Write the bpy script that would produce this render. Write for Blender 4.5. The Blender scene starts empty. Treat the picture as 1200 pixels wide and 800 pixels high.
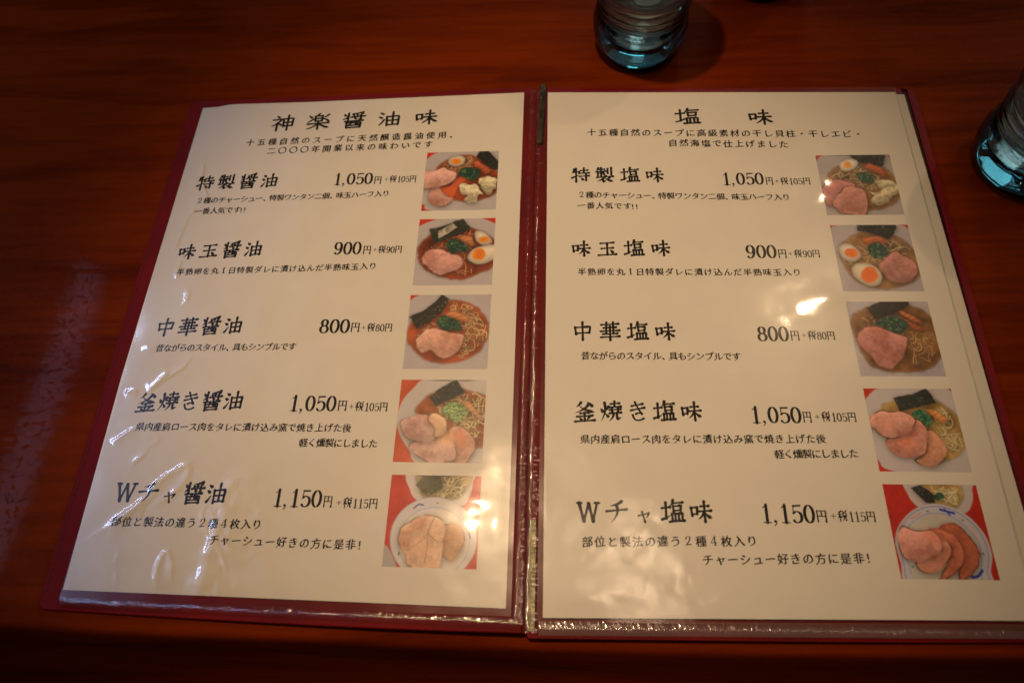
import bpy, bmesh, math, random
import numpy as np
from mathutils import Matrix, Vector

S = bpy.context.scene
C = S.collection
rng = np.random.default_rng(7)
random.seed(7)

# ------------------------------------------------------------------ camera
cam_d = bpy.data.cameras.new('camera')
cam = bpy.data.objects.new('camera', cam_d); C.objects.link(cam)
cam.matrix_world = Matrix(((0.9983449, 0.0055254, 0.0572436, 0.0033239),
                           (0.0180816, 0.9147379, -0.4036430, -0.0110889),
                           (-0.0545932, 0.4040098, 0.9131240, 0.3321648), (0, 0, 0, 1)))
cam_d.sensor_width = 36; cam_d.lens = 36 * 796.7 / 1200
cam_d.clip_start = 0.01; cam_d.clip_end = 50
cam_d.dof.use_dof = True; cam_d.dof.focus_distance = 0.365; cam_d.dof.aperture_fstop = 7.0
S.camera = cam

# ------------------------------------------------------------------ world and lamps
w = bpy.data.worlds.new('World'); S.world = w; w.use_nodes = True
w.node_tree.nodes['Background'].inputs[0].default_value = (1.0, 0.55, 0.3, 1)
w.node_tree.nodes['Background'].inputs[1].default_value = 0.014
S.view_settings.view_transform = 'Standard'; S.view_settings.look = 'None'
S.view_settings.exposure = 0; S.view_settings.gamma = 1
S.cycles.use_denoising = True
S.cycles.caustics_refractive = False; S.cycles.caustics_reflective = False
S.cycles.transparent_max_bounces = 16; S.cycles.max_bounces = 12; S.cycles.transmission_bounces = 12
S.cycles.sample_clamp_indirect = 4

def spot(name, loc, target, power, col, radius, angle, blend):
    d = bpy.data.lights.new(name, 'SPOT'); d.energy = power; d.color = col
    d.shadow_soft_size = radius; d.spot_size = math.radians(angle); d.spot_blend = blend
    o = bpy.data.objects.new(name, d); C.objects.link(o); o.location = loc
    o.rotation_euler = (Vector(target) - Vector(loc)).to_track_quat('-Z', 'Y').to_euler()
def area(name, loc, target, power, col, sx, sy, shade=False):
    d = bpy.data.lights.new(name, 'AREA'); d.energy = power; d.color = col
    d.shape = 'ELLIPSE' if shade else 'RECTANGLE'; d.size = sx; d.size_y = sy
    if shade:                                   # a cloth lampshade: brightest in the middle, fading to its rim
        d.use_nodes = True; nt = d.node_tree; em = nt.nodes['Emission']
        ge = nt.nodes.new('ShaderNodeNewGeometry'); v = nt.nodes.new('ShaderNodeVectorMath'); v.operation = 'DISTANCE'; v.inputs[1].default_value = (0.5, 0.5, 0)
        mr = nt.nodes.new('ShaderNodeMapRange'); mr.interpolation_type = 'SMOOTHSTEP'
        for k, x in enumerate((0.0, 0.48, 2.4, 0.0)): mr.inputs[k + 1].default_value = x
        nt.links.new(ge.outputs['Parametric'], v.inputs[0]); nt.links.new(v.outputs['Value'], mr.inputs[0]); nt.links.new(mr.outputs[0], em.inputs['Strength'])
    o = bpy.data.objects.new(name, d); C.objects.link(o); o.location = loc
    o.rotation_euler = (Vector(target) - Vector(loc)).to_track_quat('-Z', 'Y').to_euler()
WARM = (1.0, 0.675, 0.385)
spot('counter_downlight', (-0.193, 0.301, 1.5), (-0.008, 0.150, 0), 62.5, WARM, 0.026, 23.8, 1.0)
spot('counter_downlight', (0.787, 0.90, 1.5), (0.06, 0.17, 0), 10, WARM, 0.022, 22, 1.0)
spot('counter_downlight', (0.93, 1.36, 1.5), (0.06, 0.17, 0), 2.5, WARM, 0.015, 22, 1.0)
area('ceiling_lamp', (0.25, 0.13, 1.6), (0.1, 0.1, 0), 2.6, (1.0, 0.68, 0.42), 0.50, 0.36, True)
area('far_window', (-1.43, 0.50, 1.42), (-0.1, 0.42, 0), 9, (0.46, 0.58, 1.0), 1.0, 0.07)
area('side_fill_light', (2.3, 1.7, 1.1), (0.25, 0.25, 0.1), 9, (0.80, 1.0, 0.95), 0.9, 0.5)  # unseen fill light, added to brighten the right tumbler
area('back_fill_light', (0.2, 2.8, 1.1), (0.1, 0.3, 0.1), 2.2, (0.9, 1.0, 0.95), 2.4, 0.7)  # wide dim light added out of view, for pale reflections in the tumblers
area('back_glint_light', (0.5, 2.7, 1.2), (0.1, 0.3, 0), 8, (0.80, 1.0, 0.92), 0.4, 0.22)  # extra light added at the back to put highlights in the tumblers

LEFT_TEXT = [('title', '神楽醤油味', 50.1, 16.9, 156.1, 15.5), ('sub1', '十五種自然のスープに天然醸造醤油使用、', 35.9, 31.8, 168.8, 30.0), ('sub2', '二〇〇〇年開業以来の味わいです', 50.8, 38.7, 155.1, 37.1), ('i1', '特製醤油', 10.8, 62.0, 62.2, 61.0), ('p1', '1,050', 96.6, 61.5, 121.0, 61.5), ('y1', '円', 121.6, 62.8, 127.0, 62.8), ('t1', '+税105円', 128.1, 62.4, 147.9, 61.4), ('d1', '2種のチャーシュー、特製ワンタン二個、味玉ハーフ入り', 13.3, 75.1, 132.3, 72.6), ('d1b', '一番人気です!!', 14.2, 82.6, 47.2, 82.1), ('i2', '味玉醤油', 10.9, 110.9, 61.7, 109.1), ('p2', '900', 104.1, 109.9, 120.3, 109.6), ('y2', '円', 121.1, 111.2, 126.6, 111.1), ('t2', '+税90円', 127.1, 111.1, 144.3, 110.5), ('d2', '半熟卵を丸1日特製ダレに漬け込んだ半熟味玉入り', 13.3, 124.3, 130.5, 121.8), ('i3', '中華醤油', 10.5, 159.3, 59.8, 157.9), ('p3', '800', 103.2, 158.9, 120.3, 158.5), ('y3', '円', 120.6, 159.6, 126.4, 159.6), ('t3', '+税80円', 126.7, 159.8, 144.1, 159.3), ('d3', '昔ながらのスタイル、具もシンプルです', 13.2, 171.8, 92.1, 170.9), ('i4', '釜焼き醤油', 11.0, 203.2, 69.3, 201.2), ('p4', '1,050', 94.1, 202.8, 119.2, 202.6), ('y4', '円', 119.8, 203.8, 125.5, 203.7), ('t4', '+税105円', 126.0, 204.3, 146.7, 203.9), ('d4', '県内産肩ロース肉をタレに漬け込み窯で焼き上げた後', 14.0, 216.1, 128.7, 215.6), ('d4b', '軽く燻製にしました', 102.6, 223.5, 142.9, 223.5), ('i5', 'Wチャ醤油', 12.8, 249.9, 70.6, 249.5), ('p5', '1,150', 94.3, 251.2, 119.1, 251.0), ('y5', '円', 119.7, 252.4, 125.0, 252.3), ('t5', '+税115円', 126.4, 252.9, 147.3, 252.9), ('d5', '部位と製法の違う2種4枚入り', 14.7, 264.1, 91.3, 264.0), ('d5b', 'チャーシュー好きの方に是非！', 66.3, 271.7, 144.1, 272.2)]
RIGHT_TEXT = [('titA', '塩', 78.2, 17.9, 92.6, 18.1), ('titB', '味', 120.3, 19.1, 135.9, 19.4), ('sub1', '十五種自然のスープに高級素材の干し貝柱・干しエビ・', 25.2, 29.2, 186.0, 33.1), ('sub2', '自然海塩で仕上げました', 72.5, 37.8, 142.1, 40.0), ('i1', '特製塩味', 15.3, 60.3, 68.4, 60.9), ('p1', '1,050', 101.0, 64.2, 124.8, 64.5), ('y1', '円', 125.5, 65.8, 130.4, 65.9), ('t1', '+税105円', 130.7, 66.1, 151.1, 66.1), ('d1', '2種のチャーシュー、特製ワンタン二個、味玉ハーフ入り', 18.6, 74.2, 137.7, 77.1), ('d1b', '一番人気です!!', 18.4, 81.4, 53.5, 82.4), ('i2', '味玉塩味', 14.5, 109.9, 68.4, 109.8), ('p2', '900', 108.8, 112.4, 125.4, 112.7), ('y2', '円', 125.8, 113.7, 131.2, 113.8), ('t2', '+税90円', 131.4, 113.8, 148.7, 113.9), ('d2', '半熟卵を丸1日特製ダレに漬け込んだ半熟味玉入り', 17.7, 124.4, 136.6, 125.3), ('i3', '中華塩味', 14.3, 159.7, 67.3, 159.9), ('p3', '800', 108.7, 161.3, 124.9, 161.5), ('y3', '円', 125.4, 162.2, 130.7, 162.2), ('t3', '+税80円', 131.2, 162.2, 148.4, 162.2), ('d3', '昔ながらのスタイル、具もシンプルです', 18.3, 173.6, 99.0, 173.9), ('i4', '釜焼き塩味', 14.2, 203.6, 76.8, 202.9), ('p4', '1,050', 99.9, 204.7, 124.7, 204.8), ('y4', '円', 125.0, 205.6, 129.9, 205.5), ('t4', '+税105円', 130.9, 205.5, 151.2, 205.2), ('d4', '県内産肩ロース肉をタレに漬け込み窯で焼き上げた後', 17.0, 217.5, 134.4, 216.5), ('d4b', '軽く燻製にしました', 108.9, 224.2, 148.0, 223.5), ('i5', 'Wチャ塩味', 14.8, 252.2, 77.1, 251.2), ('p5', '1,150', 98.8, 252.0, 123.7, 251.9), ('y5', '円', 123.9, 252.9, 129.6, 252.8), ('t5', '+税115円', 130.6, 252.8, 151.2, 252.2), ('d5', '部位と製法の違う2種4枚入り', 16.6, 265.7, 96.1, 264.3), ('d5b', 'チャーシュー好きの方に是非！', 70.5, 272.9, 147.7, 271.0)]
FOOD = [
 [
  ('P',[-124,-85,1024,-31,1068,1075,-20,1052],(192,52,28),'flat'),
  ('P',[155,4,572,-52,924,-36,1079,131,1115,1076,148,999,41,903,-42,810,-91,275,10,115],(184,166,158),'flat'),
  ('P',[141,300,329,115,528,56,706,99,914,283,1042,428,1021,657,901,797,735,853,579,864,417,822,242,633],(172,78,30),'soup'),
  ('N',[152,285,331,132,528,59,708,131,643,304,447,359,254,289],(206,150,105),46,7,0.6),
  ('P',[301,162,341,100,440,68,517,91,540,156,501,227,402,255,324,220],(220,196,168),'egg'),
  ('P',[485,170,482,185,473,198,459,208,440,214,419,215,397,212,377,205,361,193,350,179,346,164,348,150,357,136,372,126,391,120,412,119,434,122,454,130,470,141,480,155],(243,140,40),'yolk'),
  ('P',[726,-5,837,-24,1034,225,1032,334,940,331,864,281,694,99],(38,34,26),'nori'),
  ('P',[649,185,710,164,916,338,834,413,665,257],(188,96,52),'menma'),
  ('P',[442,469,527,441,568,497,486,564,425,761,377,783,286,711,230,633,364,591],(205,98,55),'flat'),
  ('P',[93,644,229,625,302,758,427,792,373,896,266,938,139,890,79,767],(205,152,140),'meat'),
  ('P',[-47,341,92,330,253,281,383,341,450,399,395,514,289,588,154,615,-22,622],(222,172,158),'meat'),
  ('P',[460,360,517,283,642,280,743,323,725,440,642,499,552,442,477,431],(30,70,50),'veg'),
  ('P',[741,510,799,442,971,472,980,534,966,640,931,654,899,752,822,666,757,572],(214,192,150),'wonton'),
  ('P',[487,579,558,543,635,584,707,563,827,757,766,740,758,831,701,889,616,872,564,826,597,766,520,718],(220,198,158),'wonton'),
 ],
 [
  ('P',[-121,-52,1026,-30,1062,1030,-19,1030],(192,52,28),'flat'),
  ('P',[232,4,522,-39,802,-4,1003,93,1082,136,1111,1070,-40,1072,-97,208,1,112],(184,166,158),'flat'),
  ('P',[13,506,36,404,138,272,271,184,583,128,760,169,964,297,1043,443,1016,713,817,852,629,920,422,906,195,808,59,665],(166,72,28),'soup'),
  ('N',[153,449,443,305,710,160,747,397,667,739,863,796,625,865,500,795,176,580],(196,130,88),60,8,0.5),
  ('P',[480,291,553,255,704,294,766,412,711,433,621,366],(188,118,72),'menma'),
  ('P',[142,159,329,109,575,0,697,160,540,247,248,377,206,332],(48,52,38),'nori'),
  ('P',[253,198,441,73,508,142,388,230,273,303],(176,160,136),'nori'),
  ('P',[739,235,786,191,887,237,966,341,944,406,846,412,769,353],(220,196,168),'egg'),
  ('P',[940,329,938,345,928,360,912,371,892,378,869,381,846,378,825,370,808,358,797,344,793,327,795,311,805,296,821,285,842,278,864,275,887,278,908,286,925,298,936,313],(243,140,40),'yolk'),
  ('P',[670,584,726,484,846,427,1030,422,1035,586,930,671,810,698,711,655],(220,196,168),'egg'),
  ('P',[718,555,775,470,848,463,889,557,856,635,758,620],(243,140,40),'yolk'),
  ('P',[387,393,431,312,546,351,662,425,666,512,556,511,458,524,405,480],(30,72,52),'veg'),
  ('P',[77,593,144,493,291,458,420,524,559,568,625,654,570,753,464,809,334,864,217,780,136,694,97,680],(210,156,144),'meat'),
 ],
 [
  ('P',[-123,-33,1017,-38,1064,1038,-18,1048],(192,52,28),'flat'),
  ('P',[139,-1,567,-51,950,-1,1001,26,1048,82,1091,1065,-16,1076,-97,237,5,80],(184,166,158),'flat'),
  ('P',[7,571,36,398,142,265,368,130,575,77,789,143,955,319,998,478,970,635,876,791,704,890,479,933,232,866,51,699],(190,88,38),'soup'),
  ('N',[470,85,764,158,985,420,969,621,702,862,624,835,709,552,512,307],(222,172,120),90,7,1.0),
  ('N',[78,571,296,381,392,453,171,599],(215,165,120),18,7,0.6),
  ('P',[12,303,178,221,301,116,391,-2,495,62,415,234,295,367,121,470],(46,40,30),'nori'),
  ('P',[449,256,532,226,692,269,762,349,725,393,592,336,472,293],(200,128,80),'menma'),
  ('P',[365,352,425,278,566,336,648,408,667,495,550,481,461,503,377,424],(32,76,54),'veg'),
  ('P',[132,599,188,498,315,461,461,503,682,538,712,609,669,737,574,835,462,871,354,795,300,754,201,797,143,727],(218,166,146),'meat'),
 ],
 [
  ('P',[-125,-35,1035,-58,1080,1036,-18,1057],(196,84,46),'flat'),
  ('P',[291,-13,150,109,29,287,-1,517,52,685,175,863,320,1024,1081,1050,1040,62,941,1,759,-52],(196,178,166),'flat'),
  ('P',[219,442,235,312,361,178,574,86,768,126,1047,238,1067,722,940,835,674,812],(190,106,48),'soup'),
  ('N',[416,366,635,188,852,154,1020,239,1037,639,881,725,715,617,545,479],(232,196,140),90,7,0.5),
  ('P',[696,289,803,257,975,456,923,486],(208,148,100),'menma'),
  ('P',[498,379,600,276,724,303,797,402,709,518,571,464],(146,160,104),'veg'),
  ('P',[344,223,465,103,651,-8,756,156,624,224,440,330],(46,46,40),'nori'),
  ('P',[610,647,685,561,822,615,908,725,913,835,816,1001,685,1003],(212,166,148),'meat'),
  ('P',[801,713,799,739,791,762,777,781,759,793,739,797,718,794,699,782,683,764,672,741,668,716,669,690,677,666,691,647,709,635,729,631,750,634,769,646,785,664,796,687],(214,128,76),'soft'),
  ('P',[169,794,270,737,615,730,703,867,671,976,423,1001,300,943,202,876],(212,170,158),'meat'),
  ('P',[467,705,581,619,665,674,659,785,512,774],(226,168,122),'soft'),
  ('P',[31,531,153,457,354,439,428,538,465,678,405,762,258,758,108,712,58,601],(214,176,168),'meat'),
  ('P',[343,482,405,410,516,451,576,535,557,648,454,713,420,608],(226,184,152),'meat'),
 ],
 [
  ('P',[-137,-38,1027,-68,1076,1042,-26,1073],(190,48,26),'flat'),
  ('P',[205,-32,221,167,298,278,453,356,779,347,877,240,912,57,892,-50],(205,186,172),'flat'),
  ('P',[304,-19,353,224,523,294,715,274,829,181,863,-33],(196,160,110),'soup'),
  ('N',[427,9,850,13,803,242,476,266],(226,196,140),50,7,0.6),
  ('P',[278,120,352,11,548,6,587,142,443,222,367,208],(78,76,46),'nori'),
  ('P',[-57,764,66,825,176,1081,-24,1087],(172,158,146),'flat'),
  ('P',[985,685,969,821,910,944,814,1042,691,1106,552,1130,411,1113,279,1057,170,965,93,845,58,710,68,572,123,445,218,341,345,272,490,246,637,265,773,326,883,424,955,548],(205,188,176),'flat'),
  ('P',[985,685,969,821,910,944,814,1042,691,1106,552,1130,411,1113,279,1057,170,965,93,845,58,710,68,572,123,445,218,341,345,272,490,246,637,265,773,326,883,424,955,548],(150,150,165),'line',5),
  ('P',[908,716,895,827,847,928,768,1008,666,1060,552,1081,435,1067,326,1020,236,945,174,847,145,737,154,624,199,521,278,436,382,381,501,359,622,374,733,424,823,504,883,604],(140,146,176),'line',5),
  ('P',[899,716,887,825,839,923,762,1001,663,1052,551,1072,437,1059,331,1013,243,939,182,844,154,737,162,627,207,526,284,443,385,389,501,368,620,383,728,431,816,509,875,607],(214,194,176),'flat'),
  ('L',[283,375,332,329,384,335],(70,84,140),16),
  ('L',[897,623,915,680],(70,84,140),16),
  ('L',[169,843,166,872],(60,90,80),14),
  ('L',[531,306,546,312],(150,140,90),14),
  ('L',[847,508,865,565],(90,110,120),10),
  ('P',[760,539,853,624,834,796,726,941,602,803,615,558],(204,156,116),'meat'),
  ('P',[133,687,161,585,271,494,429,431,579,471,643,542,627,745,615,1000,299,1001,230,870,147,758],(226,182,152),'meat'),
  ('L',[513,473,459,635,464,807,446,948],(150,96,64),7),
  ('L',[459,642,583,739],(150,96,64),7),
  ('L',[434,693,296,790],(170,110,80),6),
 ],
 [
  ('P',[-51,-93,1288,-62,1048,1131,-237,1085],(180,40,24),'flat'),
  ('P',[121,0,525,-80,943,-1,995,81,1172,515,1048,1131,31,998,-9,960,-105,786,-92,321,6,95],(168,148,136),'flat'),
  ('P',[91,373,222,219,423,144,614,133,856,187,977,351,1022,542,979,760,800,878,592,932,115,855,57,544],(164,112,62),'soup'),
  ('N',[122,374,347,222,555,179,751,344,1009,447,652,609,424,493,183,454],(198,162,112),80,7,0.6),
  ('P',[461,0,494,-48,950,-37,947,8,866,204,673,150,538,131],(32,32,28),'nori'),
  ('P',[605,181,711,151,850,219,892,332,874,427,779,329,643,246],(176,90,52),'menma'),
  ('P',[299,173,369,94,473,73,549,107,527,195,439,264,337,277],(220,196,168),'egg'),
  ('P',[473,177,467,196,454,213,437,225,416,234,394,236,374,232,356,223,343,210,336,192,336,174,343,155,355,138,373,125,394,117,415,115,436,118,454,127,467,141,473,158],(238,150,60),'yolk'),
  ('P',[734,439,911,428,971,509,869,585,760,566],(200,176,136),'wonton'),
  ('P',[600,623,723,627,865,538,996,510,997,636,885,695,812,817,683,843,608,779,662,688],(200,174,130),'wonton'),
  ('P',[498,321,585,292,692,327,711,423,661,492,552,473,503,401],(30,74,50),'veg'),
  ('P',[5,558,97,452,228,409,430,462,441,540,317,537,178,703,79,854,11,821],(192,126,118),'meat'),
  ('P',[93,808,260,582,357,522,534,575,573,700,555,870,482,997,215,988,142,917],(192,132,116),'rim'),
 ],
 [
  ('P',[-38,-94,1330,-62,1084,1090,-235,1072],(176,38,24),'flat'),
  ('P',[100,2,574,-80,888,2,996,63,1240,362,1078,1118,-141,1102,-111,335,3,56],(168,148,136),'flat'),
  ('P',[46,383,130,264,319,130,539,105,782,156,955,296,1023,507,1017,743,859,885,623,961,379,951,189,846,76,638],(164,116,64),'soup'),
  ('N',[96,459,357,269,773,201,983,402,844,474,520,602,343,613,173,728],(194,156,108),70,7,0.4),
  ('P',[348,8,362,-38,844,-27,847,50,779,171,706,223,578,167,461,118,339,93],(34,34,30),'nori'),
  ('P',[351,230,462,179,600,182,714,246,682,283,530,287,413,308],(180,98,54),'menma'),
  ('P',[418,345,530,287,622,334,669,411,593,484,487,512,429,421],(28,68,50),'veg'),
  ('P',[499,616,612,514,759,397,844,474,949,565,990,669,941,785,801,870,665,875,558,793],(184,124,108),'meat'),
  ('P',[48,368,112,294,213,296,297,388,318,479,255,552,165,565,75,504],(205,176,150),'egg'),
  ('P',[283,433,275,455,260,475,239,490,214,500,188,503,164,499,143,489,128,472,120,452,120,430,128,408,143,388,164,372,188,362,214,359,239,363,260,374,275,390,283,411],(232,112,36),'yolk'),
  ('P',[162,684,222,596,324,583,452,630,519,734,494,865,408,929,300,913,184,802],(205,178,146),'egg'),
  ('P',[477,763,465,799,444,831,416,856,383,872,350,878,319,871,292,854,274,828,265,796,267,759,278,723,299,691,328,665,360,649,394,644,425,650,452,667,470,694,479,727],(232,112,36),'yolk'),
 ],
 [
  ('P',[-55,-79,1385,-50,1106,1092,-241,1064],(168,148,136),'flat'),
  ('P',[10,261,124,142,316,53,686,30,913,112,1026,267,1054,492,993,753,858,892,626,950,307,937,109,820,38,559],(154,102,54),'soup'),
  ('N',[109,233,293,176,364,299,608,409,744,397,1005,417,916,808,619,859,615,630,347,388,114,354],(180,132,82),70,8,0.7),
  ('P',[235,90,332,38,464,-14,776,-8,769,55,671,107,534,181,405,224,303,229],(38,34,28),'nori'),
  ('P',[601,151,666,130,866,264,869,309,769,277],(184,106,60),'menma'),
  ('P',[598,197,696,245,880,384,858,421,747,382],(170,88,46),'menma'),
  ('P',[297,297,432,224,542,211,689,275,684,365,577,430,476,406,395,345],(28,66,48),'veg'),
  ('P',[58,486,138,369,292,327,389,374,646,484,641,572,571,715,465,856,351,910,233,851,174,750,78,633],(186,124,108),'meat'),
 ],
 [
  ('P',[-44,-59,1393,-19,1118,1083,-251,1062],(160,34,20),'flat'),
  ('P',[179,-1,588,-57,929,1,996,39,1291,390,1108,1123,162,997,6,856,-134,574,-67,211,4,138],(165,144,130),'flat'),
  ('P',[166,276,311,161,688,111,839,160,989,325,1033,527,1012,696,811,860,401,824],(172,128,68),'soup'),
  ('N',[683,259,879,220,987,555,973,724,824,804,725,549],(204,166,112),50,7,0.8),
  ('P',[669,259,763,261,892,395,787,450],(188,120,66),'menma'),
  ('P',[320,117,532,77,712,0,752,68,796,173,609,228,367,288],(42,42,34),'nori'),
  ('P',[483,313,574,264,649,287,707,391,661,476,601,446,550,372],(34,84,56),'veg'),
  ('P',[392,866,524,799,599,518,741,592,785,748,733,858,609,946,484,923],(184,128,98),'rim'),
  ('P',[131,622,360,513,510,372,601,446,610,589,540,785,396,845,243,822,158,722],(184,124,104),'rim'),
  ('P',[450,657,442,672,426,686,403,696,376,703,347,704,319,701,295,694,276,683,266,669,265,653,272,638,288,625,311,614,338,608,368,606,396,609,420,616,438,628,448,642],(204,104,70),'soft'),
  ('P',[3,418,66,303,179,276,432,297,521,386,470,501,318,590,141,608,37,520],(188,132,112),'rim'),
  ('P',[261,409,254,432,242,452,227,467,210,477,193,480,177,476,164,466,156,450,152,429,154,407,161,385,172,365,187,349,204,339,222,336,238,340,251,350,259,367,263,387],(216,122,90),'soft'),
 ],
 [
  ('P',[-46,-51,1405,-23,1113,1099,-261,1093],(140,26,14),'flat'),
  ('P',[277,-45,253,109,317,232,474,324,797,314,912,196,944,60,907,-32],(150,130,116),'flat'),
  ('P',[419,-42,470,204,693,260,792,209,846,104,804,-34],(186,128,68),'soup'),
  ('N',[513,6,805,27,760,224,562,190],(214,170,112),40,7,0.5),
  ('P',[297,41,409,4,534,114,529,205,424,211],(34,30,26),'nori'),
  ('P',[632,138,626,153,616,167,602,177,586,184,570,186,555,183,542,176,533,165,528,152,529,137,535,122,545,108,559,98,575,91,591,89,607,92,620,99,629,110,633,123],(44,70,48),'veg'),
  ('P',[22,584,136,394,310,262,498,212,681,245,846,352,960,536,982,737,926,905,857,1071,86,1067,31,843],(150,134,124),'flat'),
  ('P',[57,584,155,409,320,284,492,239,668,270,819,373,927,543,946,737,891,905,822,1043,120,1040,60,843],(52,66,124),'line',6),
  ('P',[119,585,208,439,352,345,476,312,632,334,757,424,859,571,876,736,828,905,753,1043,191,1040,106,829],(70,84,132),'line',5),
  ('P',[134,585,216,448,357,357,473,327,623,347,743,434,843,578,857,736,807,905,725,1070,185,1068,120,829],(150,132,112),'flat'),
  ('L',[558,273,613,289,695,312],(36,48,110),26),
  ('L',[603,269,648,330],(36,48,110),18),
  ('L',[727,974,786,960,842,905],(36,48,110),30),
  ('L',[220,380,277,351,335,319],(186,70,50),9),
  ('L',[827,433,860,535,875,622],(190,110,90),8),
  ('L',[415,290,428,297],(70,90,60),16),
  ('L',[764,382,774,388],(70,90,60),16),
  ('L',[892,729,900,736],(70,90,60),16),
  ('L',[138,872,144,880],(50,100,70),20),
  ('P',[464,501,656,423,767,505,854,679,834,821,716,960,580,1000,677,706],(148,80,54),'rim'),
  ('P',[377,500,554,488,693,634,679,819,548,959,366,1013,550,762],(160,92,66),'rim'),
  ('P',[181,816,379,760,499,604,576,648,564,762,399,930,214,929],(168,112,90),'rim'),
  ('P',[53,555,118,446,220,484,321,492,448,508,496,632,460,718,312,802,179,823,56,758],(176,120,104),'rim'),
  ('P',[332,507,439,516,485,603,444,661,364,631],(196,98,70),'soft'),
 ],
]
LEFT_CREASES = [([3.7, 273.7, 15.2, 265.1, 25.8, 255.5, 34.4, 243.5, 42.8, 236.9, 47.8, 236.8, 47.7, 243.3, 41.4, 251.3, 34.5, 256.9], 0.9, 0.34), ([62.1, 254.8, 60.4, 260.2, 66.5, 270.6, 73.8, 278.5, 80.7, 294.0], 0.48, 0.25), ([62.4, 256.3, 71.6, 268.3, 77.3, 276.3, 81.7, 278.3], 0.48, 0.21), ([45.8, 296.5, 43.2, 286.6, 44.5, 279.3, 47.3, 277.8, 50.4, 283.5, 51.8, 292.1], 0.48, 0.21), ([25.8, 292.9, 22.2, 284.3, 22.5, 277.7], 0.48, 0.13), ([3.5, 225.0, 13.3, 216.4], 0.72, 0.21), ([25.1, 184.9, 19.2, 191.8, 14.5, 195.7], 0.6, 0.25), ([2.8, 224.7, 9.6, 219.2, 17.9, 215.4, 28.6, 213.4], 0.72, 0.29), ([2.6, 197.7, 9.7, 195.7], 0.6, 0.17), ([28.9, 221.6, 25.7, 227.1, 16.7, 237.8], 0.6, 0.21), ([5.1, 172.0, 12.0, 172.0, 11.6, 174.0, 6.6, 181.0], 0.6, 0.17), ([11.2, 45.5, 14.2, 62.6, 19.6, 73.7, 11.4, 86.4, 8.2, 111.3], 0.78, 0.25), ([14.2, 113.4, 14.1, 127.2, 23.6, 137.0, 22.4, 146.5], 0.72, 0.21), ([34.5, 175.6, 32.2, 183.0, 21.0, 191.4, 15.5, 197.5], 0.6, 0.21)]

# ------------------------------------------------------------------ materials
def mat(name):
    m = bpy.data.materials.new(name); m.use_nodes = True
    nt = m.node_tree; b = nt.nodes.get('Principled BSDF')
    return m, nt, b
def link(nt, a, b): nt.links.new(a, b)
def node(nt, kind, **kw):
    n = nt.nodes.new(kind)
    for k, v in kw.items():
        if k in n.inputs: n.inputs[k].default_value = v
        else: setattr(n, k, v)
    return n
def ramp(nt, stops):
    r = nt.nodes.new('ShaderNodeValToRGB'); e = r.color_ramp.elements
    while len(e) < len(stops): e.new(0.5)
    for el, (p, c) in zip(e, stops): el.position = p; el.color = (*c, 1)
    return r
def bump(nt, src, strength, dist, b):
    n = node(nt, 'ShaderNodeBump', Strength=strength, Distance=dist)
    link(nt, src, n.inputs['Height']); link(nt, n.outputs[0], b.inputs['Normal'])

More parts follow.
